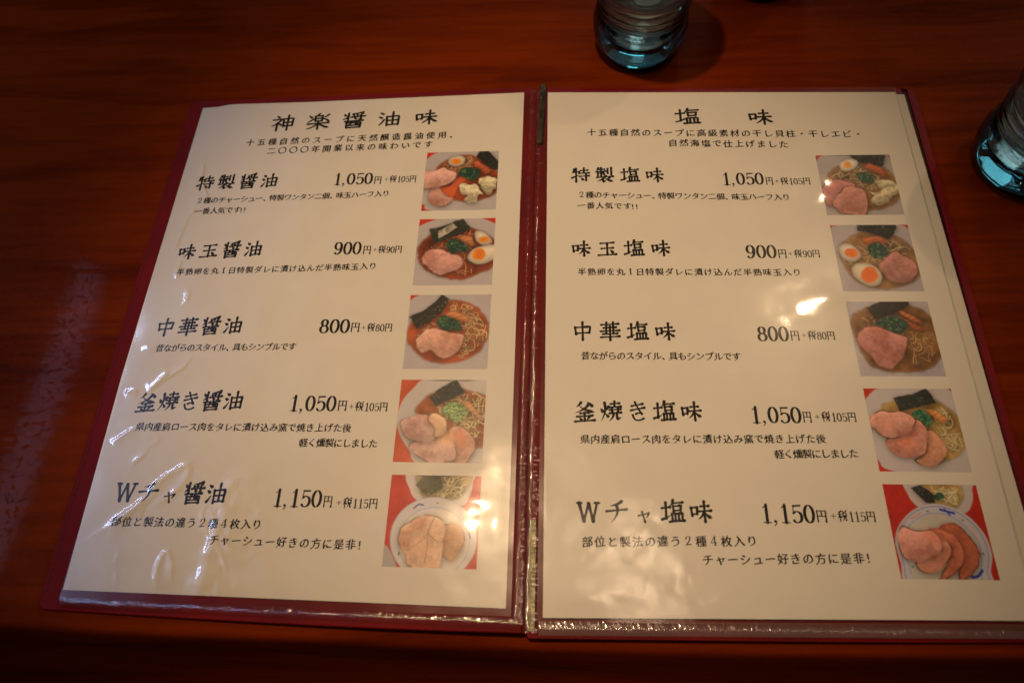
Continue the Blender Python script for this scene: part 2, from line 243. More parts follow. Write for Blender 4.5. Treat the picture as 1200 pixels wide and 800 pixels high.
def wood():
    m, nt, b = mat('lacquered_wood')
    tc = node(nt, 'ShaderNodeTexCoord'); mp = node(nt, 'ShaderNodeMapping'); mp.inputs['Scale'].default_value = (1.3, 11, 11)
    mp.inputs['Rotation'].default_value = (0.0, 0.0, 0.06)
    link(nt, tc.outputs['Object'], mp.inputs[0])
    warp = node(nt, 'ShaderNodeTexNoise', Scale=2.2, Detail=3.0); link(nt, mp.outputs[0], warp.inputs['Vector'])
    mx = node(nt, 'ShaderNodeMixRGB', blend_type='ADD'); mx.inputs[0].default_value = 0.9
    link(nt, mp.outputs[0], mx.inputs[1]); link(nt, warp.outputs['Color'], mx.inputs[2])
    g = node(nt, 'ShaderNodeTexNoise', Scale=3.0, Detail=7.0, Roughness=0.62); link(nt, mx.outputs[0], g.inputs['Vector'])
    mp2 = node(nt, 'ShaderNodeMapping'); mp2.inputs['Scale'].default_value = (7, 210, 210); link(nt, tc.outputs['Object'], mp2.inputs[0])
    f = node(nt, 'ShaderNodeTexNoise', Scale=1.0, Detail=4.0); link(nt, mp2.outputs[0], f.inputs['Vector'])
    r1 = ramp(nt, [(0.28, (0.066, 0.0066, 0.0006)), (0.42, (0.120, 0.0128, 0.0009)), (0.58, (0.172, 0.0200, 0.0011)), (0.76, (0.104, 0.0110, 0.0008))])
    link(nt, g.outputs['Fac'], r1.inputs[0])
    r2 = ramp(nt, [(0.33, (0.55, 0.55, 0.55)), (0.6, (1, 1, 1))]); link(nt, f.outputs['Fac'], r2.inputs[0])
    mul = node(nt, 'ShaderNodeMixRGB', blend_type='MULTIPLY'); mul.inputs[0].default_value = 0.32
    link(nt, r1.outputs[0], mul.inputs[1]); link(nt, r2.outputs[0], mul.inputs[2]); link(nt, mul.outputs[0], b.inputs['Base Color'])
    b.inputs['Roughness'].default_value = 0.40; b.inputs['Specular IOR Level'].default_value = 0.008
    b.inputs['Coat Weight'].default_value = 0.010; b.inputs['Coat Roughness'].default_value = 0.05
    n1 = node(nt, 'ShaderNodeTexNoise', Scale=330.0, Detail=5.0); link(nt, tc.outputs['Object'], n1.inputs['Vector'])
    n1.inputs['Roughness'].default_value = 0.7
    pk = node(nt, 'ShaderNodeMapRange', interpolation_type='SMOOTHSTEP'); pk.inputs[1].default_value = 0.56; pk.inputs[2].default_value = 0.66
    pk.inputs[3].default_value = 0.0; pk.inputs[4].default_value = 1.6; link(nt, n1.outputs['Fac'], pk.inputs[0])
    add = node(nt, 'ShaderNodeMath', operation='ADD'); link(nt, pk.outputs[0], add.inputs[0]); link(nt, f.outputs['Fac'], add.inputs[1])
    bn = node(nt, 'ShaderNodeBump', Strength=0.3, Distance=0.0004); link(nt, add.outputs[0], bn.inputs['Height'])
    link(nt, bn.outputs[0], b.inputs['Normal']); link(nt, bn.outputs[0], b.inputs['Coat Normal'])
    return m
def cloth():
    m, nt, b = mat('red_bookcloth')
    tc = node(nt, 'ShaderNodeTexCoord')
    n = node(nt, 'ShaderNodeTexNoise', Scale=900.0, Detail=2.0); link(nt, tc.outputs['Object'], n.inputs['Vector'])
    n2 = node(nt, 'ShaderNodeTexNoise', Scale=22.0, Detail=4.0); link(nt, tc.outputs['Object'], n2.inputs['Vector'])
    r = ramp(nt, [(0.3, (0.105, 0.0018, 0.0018)), (0.7, (0.155, 0.0030, 0.0030))]); link(nt, n2.outputs['Fac'], r.inputs[0])
    link(nt, r.outputs[0], b.inputs['Base Color'])
    b.inputs['Roughness'].default_value = 0.6; b.inputs['Specular IOR Level'].default_value = 0.10
    bump(nt, n.outputs['Fac'], 0.35, 0.0004, b)
    return m
def paper(col):
    m, nt, b = mat('paper')
    tc = node(nt, 'ShaderNodeTexCoord'); n = node(nt, 'ShaderNodeTexNoise', Scale=60.0, Detail=6.0); link(nt, tc.outputs['Object'], n.inputs['Vector'])
    r = ramp(nt, [(0.3, tuple(c * 0.965 for c in col)), (0.7, col)]); link(nt, n.outputs['Fac'], r.inputs[0]); link(nt, r.outputs[0], b.inputs['Base Color'])
    b.inputs['Roughness'].default_value = 0.75; b.inputs['Specular IOR Level'].default_value = 0.2
    return m
def ink():
    m, nt, b = mat('black_ink')
    tc = node(nt, 'ShaderNodeTexCoord'); n = node(nt, 'ShaderNodeTexNoise', Scale=400.0); link(nt, tc.outputs['Object'], n.inputs['Vector'])
    r = ramp(nt, [(0.3, (0.009, 0.008, 0.009)), (0.7, (0.016, 0.014, 0.015))]); link(nt, n.outputs['Fac'], r.inputs[0]); link(nt, r.outputs[0], b.inputs['Base Color'])
    b.inputs['Roughness'].default_value = 0.7; b.inputs['Specular IOR Level'].default_value = 0.15
    return m
def print_mat():
    m, nt, b = mat('printed_photo')
    a = node(nt, 'ShaderNodeVertexColor', layer_name='print'); link(nt, a.outputs[0], b.inputs['Base Color'])
    b.inputs['Roughness'].default_value = 0.5; b.inputs['Specular IOR Level'].default_value = 0.3
    return m
def film(name, rough, haze, hazecol, tint=0.98, broad=0.38):
    m, nt, b = mat(name); nt.nodes.remove(b); out = nt.nodes['Material Output']
    tr = node(nt, 'ShaderNodeBsdfTransparent'); tr.inputs[0].default_value = (tint, tint, tint, 1)
    df = node(nt, 'ShaderNodeBsdfDiffuse'); df.inputs[0].default_value = (*hazecol, 1)
    gl = node(nt, 'ShaderNodeBsdfGlossy', Roughness=rough); gl.inputs[0].default_value = (1, 1, 1, 1)
    tc = node(nt, 'ShaderNodeTexCoord'); n = node(nt, 'ShaderNodeTexNoise', Scale=35.0, Detail=5.0); link(nt, tc.outputs['Object'], n.inputs['Vector'])
    mr = node(nt, 'ShaderNodeMapRange'); mr.inputs[1].default_value = 0.35; mr.inputs[2].default_value = 0.7; mr.inputs[3].default_value = rough * 0.6; mr.inputs[4].default_value = rough * 1.8
    link(nt, n.outputs['Fac'], mr.inputs[0]); link(nt, mr.outputs[0], gl.inputs['Roughness'])
    g2 = node(nt, 'ShaderNodeBsdfGlossy', Roughness=max(0.24, rough * 1.6)); g2.inputs[0].default_value = (1, 1, 1, 1)
    mg = node(nt, 'ShaderNodeMixShader'); mg.inputs[0].default_value = broad
    link(nt, gl.outputs[0], mg.inputs[1]); link(nt, g2.outputs[0], mg.inputs[2])
    m1 = node(nt, 'ShaderNodeMixShader'); m1.inputs[0].default_value = haze
    link(nt, tr.outputs[0], m1.inputs[1]); link(nt, df.outputs[0], m1.inputs[2])
    fr = node(nt, 'ShaderNodeFresnel', IOR=1.5); m2 = node(nt, 'ShaderNodeMixShader')
    link(nt, fr.outputs[0], m2.inputs[0]); link(nt, m1.outputs[0], m2.inputs[1]); link(nt, mg.outputs[0], m2.inputs[2])
    link(nt, m2.outputs[0], out.inputs[0])
    return m
def brass():
    m, nt, b = mat('aged_brass')
    tc = node(nt, 'ShaderNodeTexCoord'); n = node(nt, 'ShaderNodeTexNoise', Scale=120.0, Detail=5.0); link(nt, tc.outputs['Object'], n.inputs['Vector'])
    r = ramp(nt, [(0.3, (0.028, 0.024, 0.012)), (0.7, (0.11, 0.092, 0.045))]); link(nt, n.outputs['Fac'], r.inputs[0]); link(nt, r.outputs[0], b.inputs['Base Color'])
    b.inputs['Metallic'].default_value = 0.9; b.inputs['Roughness'].default_value = 0.42
    bump(nt, n.outputs['Fac'], 0.2, 0.0004, b)
    return m
def glass():
    m, nt, b = mat('pale_blue_glass')
    b.inputs['Base Color'].default_value = (0.90, 0.985, 1.0, 1)
    b.inputs['Transmission Weight'].default_value = 1; b.inputs['Roughness'].default_value = 0.02; b.inputs['IOR'].default_value = 1.5
    tc = node(nt, 'ShaderNodeTexCoord'); n = node(nt, 'ShaderNodeTexNoise', Scale=55.0, Detail=2.0); link(nt, tc.outputs['Object'], n.inputs['Vector'])
    bump(nt, n.outputs['Fac'], 0.25, 0.0012, b)
    va = node(nt, 'ShaderNodeVolumeAbsorption', Density=34.0); va.inputs[0].default_value = (0.10, 0.66, 0.78, 1)
    link(nt, va.outputs[0], nt.nodes['Material Output'].inputs['Volume'])
    # refraction mixed with clear and translucent shares that imitate lamplight gathered in the glass
    tr = node(nt, 'ShaderNodeBsdfTransparent'); tr.inputs[0].default_value = (0.86, 0.95, 0.96, 1)
    df = node(nt, 'ShaderNodeBsdfTranslucent'); df.inputs[0].default_value = (0.50, 0.88, 0.88, 1)
    m1 = node(nt, 'ShaderNodeMixShader'); m1.inputs[0].default_value = 0.58
    link(nt, b.outputs[0], m1.inputs[1]); link(nt, tr.outputs[0], m1.inputs[2])
    m2 = node(nt, 'ShaderNodeMixShader'); m2.inputs[0].default_value = 0.15
    link(nt, m1.outputs[0], m2.inputs[1]); link(nt, df.outputs[0], m2.inputs[2])
    gl = node(nt, 'ShaderNodeBsdfGlossy', Roughness=0.03); fr = node(nt, 'ShaderNodeFresnel', IOR=1.5)
    m3 = node(nt, 'ShaderNodeMixShader'); link(nt, fr.outputs[0], m3.inputs[0]); link(nt, m2.outputs[0], m3.inputs[1]); link(nt, gl.outputs[0], m3.inputs[2])
    bn = [q for q in nt.nodes if q.type == 'BUMP'][0]; link(nt, bn.outputs[0], gl.inputs['Normal'])
    link(nt, m3.outputs[0], nt.nodes['Material Output'].inputs['Surface'])
    return m
def water():
    m, nt, b = mat('drinking_water')
    b.inputs['Base Color'].default_value = (0.97, 0.99, 1, 1); b.inputs['Transmission Weight'].default_value = 1
    b.inputs['Roughness'].default_value = 0.0; b.inputs['IOR'].default_value = 1.33
    return m
M_WOOD, M_CLOTH, M_PAPER, M_PAPER2, M_INK, M_PRINT = wood(), cloth(), paper((0.80, 0.775, 0.73)), paper((0.76, 0.725, 0.66)), ink(), print_mat()
M_FILM = film('clear_vinyl', 0.048, 0.004, (0.8, 0.8, 0.8))
M_WELD = film('welded_vinyl', 0.07, 0.010, (0.62, 0.50, 0.46), 0.96, 0.15)
M_WELD2 = film('thick_welded_vinyl', 0.08, 0.20, (0.30, 0.26, 0.21), 0.93, 0.25)
M_BRASS, M_GLASS, M_WATER = brass(), glass(), water()
m_, nt_, b_ = mat('stitch_thread'); b_.inputs['Base Color'].default_value = (0.055, 0.003, 0.005, 1); b_.inputs['Roughness'].default_value = 0.8; M_THREAD = m_

# ------------------------------------------------------------------ object helpers
def tag(o, label=None, cat=None, group=None, kind=None):
    if label: o['label'] = label
    if cat: o['category'] = cat
    if group: o['group'] = group
    if kind: o['kind'] = kind
    return o
def obj(name, verts, faces, m, parent=None, smooth=False):
    me = bpy.data.meshes.new(name); me.from_pydata([tuple(v) for v in verts], [], [tuple(f) for f in faces]); me.validate(); me.update()
    if smooth: me.shade_smooth()
    o = bpy.data.objects.new(name, me); C.objects.link(o)
    if m: me.materials.append(m)
    if parent: o.parent = parent
    return o
def empty(name, loc=(0, 0, 0)):
    o = bpy.data.objects.new(name, None); o.empty_display_size = 0.02; C.objects.link(o); o.location = loc
    return o
def slab(outline, z0, z1):
    n = len(outline)
    v = [(x, y, z1) for x, y in outline] + [(x, y, z0) for x, y in outline]
    f = [list(range(n)), list(range(2 * n - 1, n - 1, -1))] + [(i, n + i, n + (i + 1) % n, (i + 1) % n) for i in range(n)]
    return v, f
def ccw(pts):
    a = sum(p[0] * q[1] - q[0] * p[1] for p, q in zip(pts, pts[1:] + pts[:1]))
    return pts if a > 0 else pts[::-1]
def rounded(pts, r, n=6):
    out = []; k = len(pts)
    for i in range(k):
        p = Vector(pts[i]); a = Vector(pts[i - 1]); b = Vector(pts[(i + 1) % k])
        rr = r[i] if isinstance(r, (list, tuple)) else r
        if rr <= 0: out.append(tuple(p)); continue
        u = p + (a - p).normalized() * rr; v = p + (b - p).normalized() * rr
        for j in range(n + 1):
            t = j / n; q = u * (1 - t) ** 2 + p * 2 * t * (1 - t) + v * t * t; out.append(tuple(q))
    return out
PAGE_H = 0.297
def pg(u, v): return (u / 1000, PAGE_H - v / 1000)     # millimetres from the page's top left -> page frame
ML = Matrix(((0.9993882, 0.0184484, -0.0297135, 0), (-0.0182963, 0.9998181, 0.0053834, 0), (0.0298075, -0.0048365, 0.9995440, 0), (0, 0, 0, 1)))
ML = Matrix.Translation((-0.0175133, 0.0029942, 0.0092517)) @ ML @ Matrix.Translation((-0.210, 0, 0))
MR = Matrix(((0.9998766, 0, 0.0157073, 0.0001531), (0, 1, 0, 0), (-0.0157073, 0, 0.9998766, 0.0097488), (0, 0, 0, 1)))

# ------------------------------------------------------------------ smooth noise on grids
def vnoise(h, w, cell, seed):
    r = np.random.default_rng(seed); gh, gw = int(h / cell) + 4, int(w / cell) + 4
    g = r.random((gh, gw)) * 2 - 1
    y = np.arange(h) / cell; x = np.arange(w) / cell
    yi = y.astype(int); xi = x.astype(int); fy = (y - yi)[:, None]; fx = (x - xi)[None]
    fy = fy * fy * fy * (fy * (fy * 6 - 15) + 10); fx = fx * fx * fx * (fx * (fx * 6 - 15) + 10)
    a = g[yi][:, xi]; b = g[yi][:, xi + 1]; c = g[yi + 1][:, xi]; d = g[yi + 1][:, xi + 1]
    return (a * (1 - fx) + b * fx) * (1 - fy) + (c * (1 - fx) + d * fx) * fy
def fbm(h, w, cell, seed, oct=4):
    o = np.zeros((h, w)); a = 1.0; t = 0
    for i in range(oct):
        o += a * vnoise(h, w, max(cell / 2 ** i, 1.01), seed * 31 + i); t += a; a *= 0.55
    return o / t

# ------------------------------------------------------------------ table
def make_table():
    xs = np.linspace(-0.9, 0.9, 361)
    ex = [-0.9, -0.256, -0.173, -0.015, 0.097, 0.206, 0.9]; ey = [-0.003, -0.0064, -0.0085, -0.0112, -0.0118, -0.0108, -0.004]
    prof = [(0.0, 0.0), (-0.0012, -0.0002), (-0.0024, -0.0009), (-0.0034, -0.0022), (-0.0045, -0.0045), (-0.0062, -0.009), (-0.0085, -0.015), (-0.0115, -0.023), (-0.017, -0.034), (-0.025, -0.048), (-0.034, -0.062), (-0.040, -0.072), (-0.040, -0.080), (-0.034, -0.086)]
    nz = fbm(len(xs), 40, 40, 3)
    v = []; rows = 0
    ys_back = [1.0, 0.5, 0.2, 0.02]
    cols = len(ys_back) + len(prof) + 1
    for i, x in enumerate(xs):
        e = float(np.interp(x, ex, ey)) + 0.0006 * nz[i, 0]
        for y in ys_back: v.append((x, y, 0))
        for k, (dy, z) in enumerate(prof): v.append((x, e + dy * (1 + 0.25 * nz[i, 10]) , z * (1 + 0.1 * nz[i, 20])))
        v.append((x, 1.0, -0.086))
    f = []
    for i in range(len(xs) - 1):
        for k in range(cols):
            a = i * cols + k; b = i * cols + (k + 1) % cols
            f.append((a, b, b + cols, a + cols))
    n = len(xs) - 1
    f.append([k for k in range(cols)][::-1]); f.append([n * cols + k for k in range(cols)])
    o = obj('wooden_table', v, f, M_WOOD, smooth=True)
    tag(o, 'dark red-brown lacquered wooden table top with a rounded front edge', 'table')
make_table()

# ------------------------------------------------------------------ menu folder
folder = empty('menu_folder', (-0.007, 0.145, 0))
tag(folder, 'open dark red bookcloth menu folder with clear vinyl sleeves, lying flat on the wooden table', 'menu folder')
INV = Matrix.Translation((0.007, -0.145, 0))
def in_frame(o, frame):
    o.matrix_parent_inverse = Matrix.Identity(4); o.matrix_basis = INV @ frame
    return o
def cover(pts, radii, z0, z1, frame):
    v, f = slab(ccw([pg(*p) for p in rounded(pts, radii)]), z0, z1)
    o = obj('cover', v, f, M_CLOTH, folder); in_frame(o, frame)
    bv = o.modifiers.new('soft', 'BEVEL'); bv.width = 0.0006; bv.segments = 2; bv.limit_method = 'ANGLE'
    return o
cov_l = cover([(-9.0, -5.0), (217.4, -6.8), (217.6, 307.6), (150, 308), (60, 306.8), (-11.8, 305.2), (-11.4, 160)], [3, 1, 1, 40, 40, 5, 60], -0.0030, -0.0010, ML)
cov_r = cover([(-3.2, -8.6), (80, -6.8), (190, -4.1), (224.2, -3.2), (223.6, 304.2), (132, 305.6), (-8.0, 306.6)], [1, 40, 30, 6, 6, 40, 1], -0.0047, -0.0025, MR)
def stitches(cov, path, z):
    v = []; f = []
    for (u0, v0), (u1, v1) in zip(path, path[1:]):
        L = math.hypot(u1 - u0, v1 - v0); n = int(L / 3.0); du, dv = (u1 - u0) / L, (v1 - v0) / L
        for i in range(n):
            a = (i + 0.2) * 3.0; b = a + 1.9; r = 0.28
            base = len(v)
            for t, s in ((a, 0.5), (a + 0.4, 1), (b - 0.4, 1), (b, 0.5)):
                for k in range(6):
                    an = k * math.pi / 3
                    x, y = pg(u0 + du * t - dv * r * s * math.cos(an), v0 + dv * t + du * r * s * math.cos(an))
                    v.append((x, y, z + 0.00022 * s * math.sin(an)))
            for q in range(3):
                for k in range(6):
                    f.append((base + q * 6 + k, base + q * 6 + (k + 1) % 6, base + q * 6 + 6 + (k + 1) % 6, base + q * 6 + 6 + k))
    o = obj('stitching', v, f, M_THREAD, cov, smooth=True)
    return o
stitches(cov_l, [(-7.5, 3), (-9.0, 160), (-9.3, 300)], -0.0009)
stitches(cov_r, [(221.2, 4), (220.6, 299)], -0.0024)
# the folded cloth of the spine, under both inner edges
sv = []; sf = []
ns = 40
for i in range(ns + 1):
    v = -6.5 + i * (313.0 / ns)
    a = ML @ Vector((*pg(215.5, v), -0.0022)); b = MR @ Vector((*pg(-2.0 - 0.015 * v, v), -0.0040))
    for t, dz in ((0, 0), (0.3, -0.0012), (0.5, -0.0016), (0.7, -0.0012), (1, 0)):
        p = a.lerp(b, t); p.z += dz; sv.append(p)
for i in range(ns):
    for k in range(4): sf.append((i * 5 + k, i * 5 + k + 1, i * 5 + 6 + k, i * 5 + 5 + k))
sp = obj('spine', sv, sf, M_CLOTH, folder, smooth=True); in_frame(sp, Matrix.Identity(4))
sm = sp.modifiers.new('thick', 'SOLIDIFY'); sm.thickness = 0.0012; sm.offset = -1

def clip(path, frame, z):
    # flat brass bar that follows the fold; path = (u, v) centre line, 4 mm wide
    v = []; f = []
    for i, (u, vv, wd) in enumerate(path):
        x0, y = pg(u - wd / 2, vv); x1, _ = pg(u + wd / 2, vv)
        for x, zz in ((x0, z - 0.0012), (x0, z), (x0 + 0.0004, z + 0.0004), (x1 - 0.0004, z + 0.0004), (x1, z), (x1, z - 0.0012)): v.append((x, y, zz))
    n = len(path)
    for i in range(n - 1):
        for k in range(6):
            a = i * 6 + k; b = i * 6 + (k + 1) % 6
            f.append((a, a + 6, b + 6, b))
    f.append(list(range(6))); f.append([(n - 1) * 6 + k for k in range(5, -1, -1)])
    o = obj('brass_clip', v, f, M_BRASS, folder); in_frame(o, frame)
clip([(-0.7, -9.0, 4.1), (-1.0, 0, 4.0), (-2.0, 20, 3.8), (-2.8, 36.5, 3.4)], MR, -0.0006)
clip([(-5.6, 256, 3.6), (-6.0, 280, 3.9), (-6.2, 303.6, 4.0)], MR, -0.0008)

# ------------------------------------------------------------------ clear sleeves with their creases
def seg_field(X, Y, pts):
    best = np.full(X.shape, 1e9); sgn = np.zeros(X.shape); tt = np.zeros(X.shape)
    n = len(pts) - 1
    for i in range(n):
        (x0, y0), (x1, y1) = pts[i], pts[i + 1]; dx, dy = x1 - x0, y1 - y0; L2 = dx * dx + dy * dy + 1e-9
        t = np.clip(((X - x0) * dx + (Y - y0) * dy) / L2, 0, 1)
        d = np.hypot(X - x0 - t * dx, Y - y0 - t * dy)
        c = d < best
        best = np.where(c, d, best); sgn = np.where(c, ((X - x0) * dy - (Y - y0) * dx), sgn); tt = np.where(c, (i + t) / n, tt)
    return best, sgn, tt
def smooth_path(pts, sub=6):
    P = [np.array(p, float) for p in pts]
    if len(P) < 3: return pts
    out = []
    for i in range(len(P) - 1):
        p0 = P[max(i - 1, 0)]; p1 = P[i]; p2 = P[i + 1]; p3 = P[min(i + 2, len(P) - 1)]
        for k in range(sub):
            t = k / sub
            out.append(tuple(0.5 * ((2 * p1) + (-p0 + p2) * t + (2 * p0 - 5 * p1 + 4 * p2 - p3) * t * t + (-p0 + 3 * p1 - 3 * p2 + p3) * t ** 3)))
    out.append(tuple(P[-1])); return out
def pairs(a): return [(a[i], a[i + 1]) for i in range(0, len(a), 2)]
def sleeve(u0, u1, v0, v1, creases, domes, seed, amp, frame, shear=0.0, st=0.55, loose=()):
    nu = int((u1 - u0) / st) + 1; nv = int((v1 - v0) / st) + 1
    U, V = np.meshgrid(np.linspace(u0, u1, nu), np.linspace(v0, v1, nv))
    nn = lambda mm, sd, oc: fbm(nv, nu, mm / st, sd, oc)
    k = np.ones(U.shape)
    for cu, cv, ru, rv, g in loose: k += g * np.exp(-((U - cu) / ru) ** 2 - ((V - cv) / rv) ** 2)
    h = 0.32 + amp[0] * nn(72, seed, 2) + k * (amp[1] * nn(27, seed + 1, 2) + amp[2] * nn(10, seed + 2, 2) + amp[3] * nn(3.2, seed + 3, 1))
    for a, wd, ht in creases:
        d, s, t = seg_field(U, V, smooth_path(pairs(a)))
        fade = np.clip(np.minimum(t, 1 - t) * 5, 0, 1)
        wv = wd * (1.0 + 0.5 * nn(11, seed + 9, 1))
        amt = np.clip(0.62 + 1.1 * nn(9, seed + 12 + len(a), 2), 0.08, 1.3)
        side = np.where(s > 0, 1.0, 3.6)
        h += ht * fade * amt * np.exp(-np.sqrt((d / (wv * side)) ** 2 + 0.05))
    for cu, cv, ru, rv, ht in domes:
        h += ht * np.exp(-((U - cu) / ru) ** 2 - ((V - cv) / rv) ** 2)
    h = np.maximum(h, 0.13)
    W = U - shear * (V - 114) * np.clip((100 - U) / 100, 0, 1)
    verts = np.stack([W / 1000, PAGE_H - V / 1000, h / 1000], -1).reshape(-1, 3)
    i = np.arange(nv - 1)[:, None] * nu + np.arange(nu - 1)[None]
    faces = np.stack([i, i + nu, i + nu + 1, i + 1], -1).reshape(-1, 4)
    o = obj('clear_sleeve', verts.tolist(), faces.tolist(), M_FILM, folder, smooth=True)
    in_frame(o, frame); return o
def seam(parent, path, w0, w1, pitch, m, z, seed, ht=0.35, ribs=(0.0, 1.0)):
    # ribbed heat weld: path of (u, v), strip from w0 to w1 mm to the right of the path
    (a0, b0), (a1, b1) = path; L = math.hypot(a1 - a0, b1 - b0); du, dv = (a1 - a0) / L, (b1 - b0) / L
    n = int(L / 0.22); k = 13
    T, Wd = np.meshgrid(np.linspace(0, L, n), np.linspace(w0, w1, k), indexing='ij')
    q = (Wd - w0) / (w1 - w0)
    inr = np.clip((q - ribs[0]) * 12, 0, 1) * np.clip((ribs[1] - q) * 12, 0, 1)
    nz = fbm(n, k, 30, seed, 3); n2 = fbm(n, k, 5, seed + 1, 2)
    rib = 0.5 + 0.5 * np.sin(2 * np.pi * (T + 0.25 * Wd) / pitch + nz * 1.0)
    h = 0.10 + inr * ht * rib * (0.55 + 0.45 * n2) + 0.18 * nz + 0.10 * (1 - inr) * n2
    h = h + 0.25 * np.sin(np.pi * q) - 0.15
    x = (a0 + du * T - dv * Wd); y = (b0 + dv * T + du * Wd)
    verts = np.stack([x / 1000, PAGE_H - y / 1000, z + h / 1000], -1).reshape(-1, 3)
    i = np.arange(n - 1)[:, None] * k + np.arange(k - 1)[None]
    faces = np.stack([i, i + 1, i + k + 1, i + k], -1).reshape(-1, 4)
    return obj('welded_seam', verts.tolist(), faces.tolist(), m, parent, smooth=True)

fold_l = [([65, 299, 67, 285, 69, 262, 72, 236], 3.4, 0.55), ([76, 298, 74, 288, 75, 268], 1.6, 0.10), ([66, 303, 62, 297], 0.6, 0.08), ([120, 300, 128, 280, 150, 262, 170, 250], 2.5, 0.10), ([205, 80, 206, 130, 205, 150], 1.2, 0.12)]
sl_l = sleeve(-0.6, 212.6, -2.4, 300.8, LEFT_CREASES + fold_l,
              [(178, 262, 22, 16, 0.5), (186, 245, 10, 8, 0.25), (200, 225, 10, 16, 0.35), (192, 250, 7, 4, 0.16), (203, 262, 5, 8, 0.14), (30, 30, 30, 24, 0.2)], 11, (0.20, 0.10, 0.014, 0.0015), ML, loose=[(190, 255, 40, 45, 3.4), (100, 290, 80, 14, 1.2)])
fold_r = [([4, 292, 40, 286, 70, 276, 95, 262], 3.0, 0.14), ([10, 270, 45, 262, 60, 240], 3.5, 0.16), ([8, 232, 40, 215, 60, 200], 4.0, 0.12), ([60, 296, 90, 284], 2.0, 0.08), ([2, 225, 3, 260], 1.0, 0.15)]
sl_r = sleeve(-1.0, 211.2, -2.6, 299.6, fold_r,
              [(25, 285, 22, 10, 0.4), (148, 140, 8, 7, 0.22), (150, 82, 9, 6, 0.12), (196, 245, 10, 12, 0.2), (60, 265, 22, 18, 0.35), (110, 280, 25, 12, 0.25)], 23, (0.22, 0.13, 0.014, 0.0012), MR, 0.0145, loose=[(30, 262, 60, 45, 2.2), (150, 100, 40, 50, 1.0), (110, 290, 70, 14, 1.5)])
seam(sl_l, ((217.3, -4), (217.7, 304.2)), 0, 5.0, 1.15, M_WELD, 0.0000, 41, 0.22, (0.42, 0.95))
seam(sl_l, ((0, 300.6), (216, 302.6)), -1.2, 3.2, 1.1, M_WELD, 0.0000, 42, 0.20, (0.35, 0.98))
seam(sl_r, ((0.9 + 0.3, -4), (-3.6, 304.4)), 0.0, 6.4, 1.15, M_WELD, -0.0001, 43, 0.26, (0.45, 0.96))
seam(sl_r, ((-3.0, 301.0), (210.5, 298.6)), -1.4, 4.4, 1.1, M_WELD2, -0.0002, 44, 0.26, (0.42, 0.98))
seam(sl_r, ((211.8, -3), (211.3, 299)), 0.0, 1.1, 1.3, M_WELD, 0.0000, 45, 0.30, (0, 1))

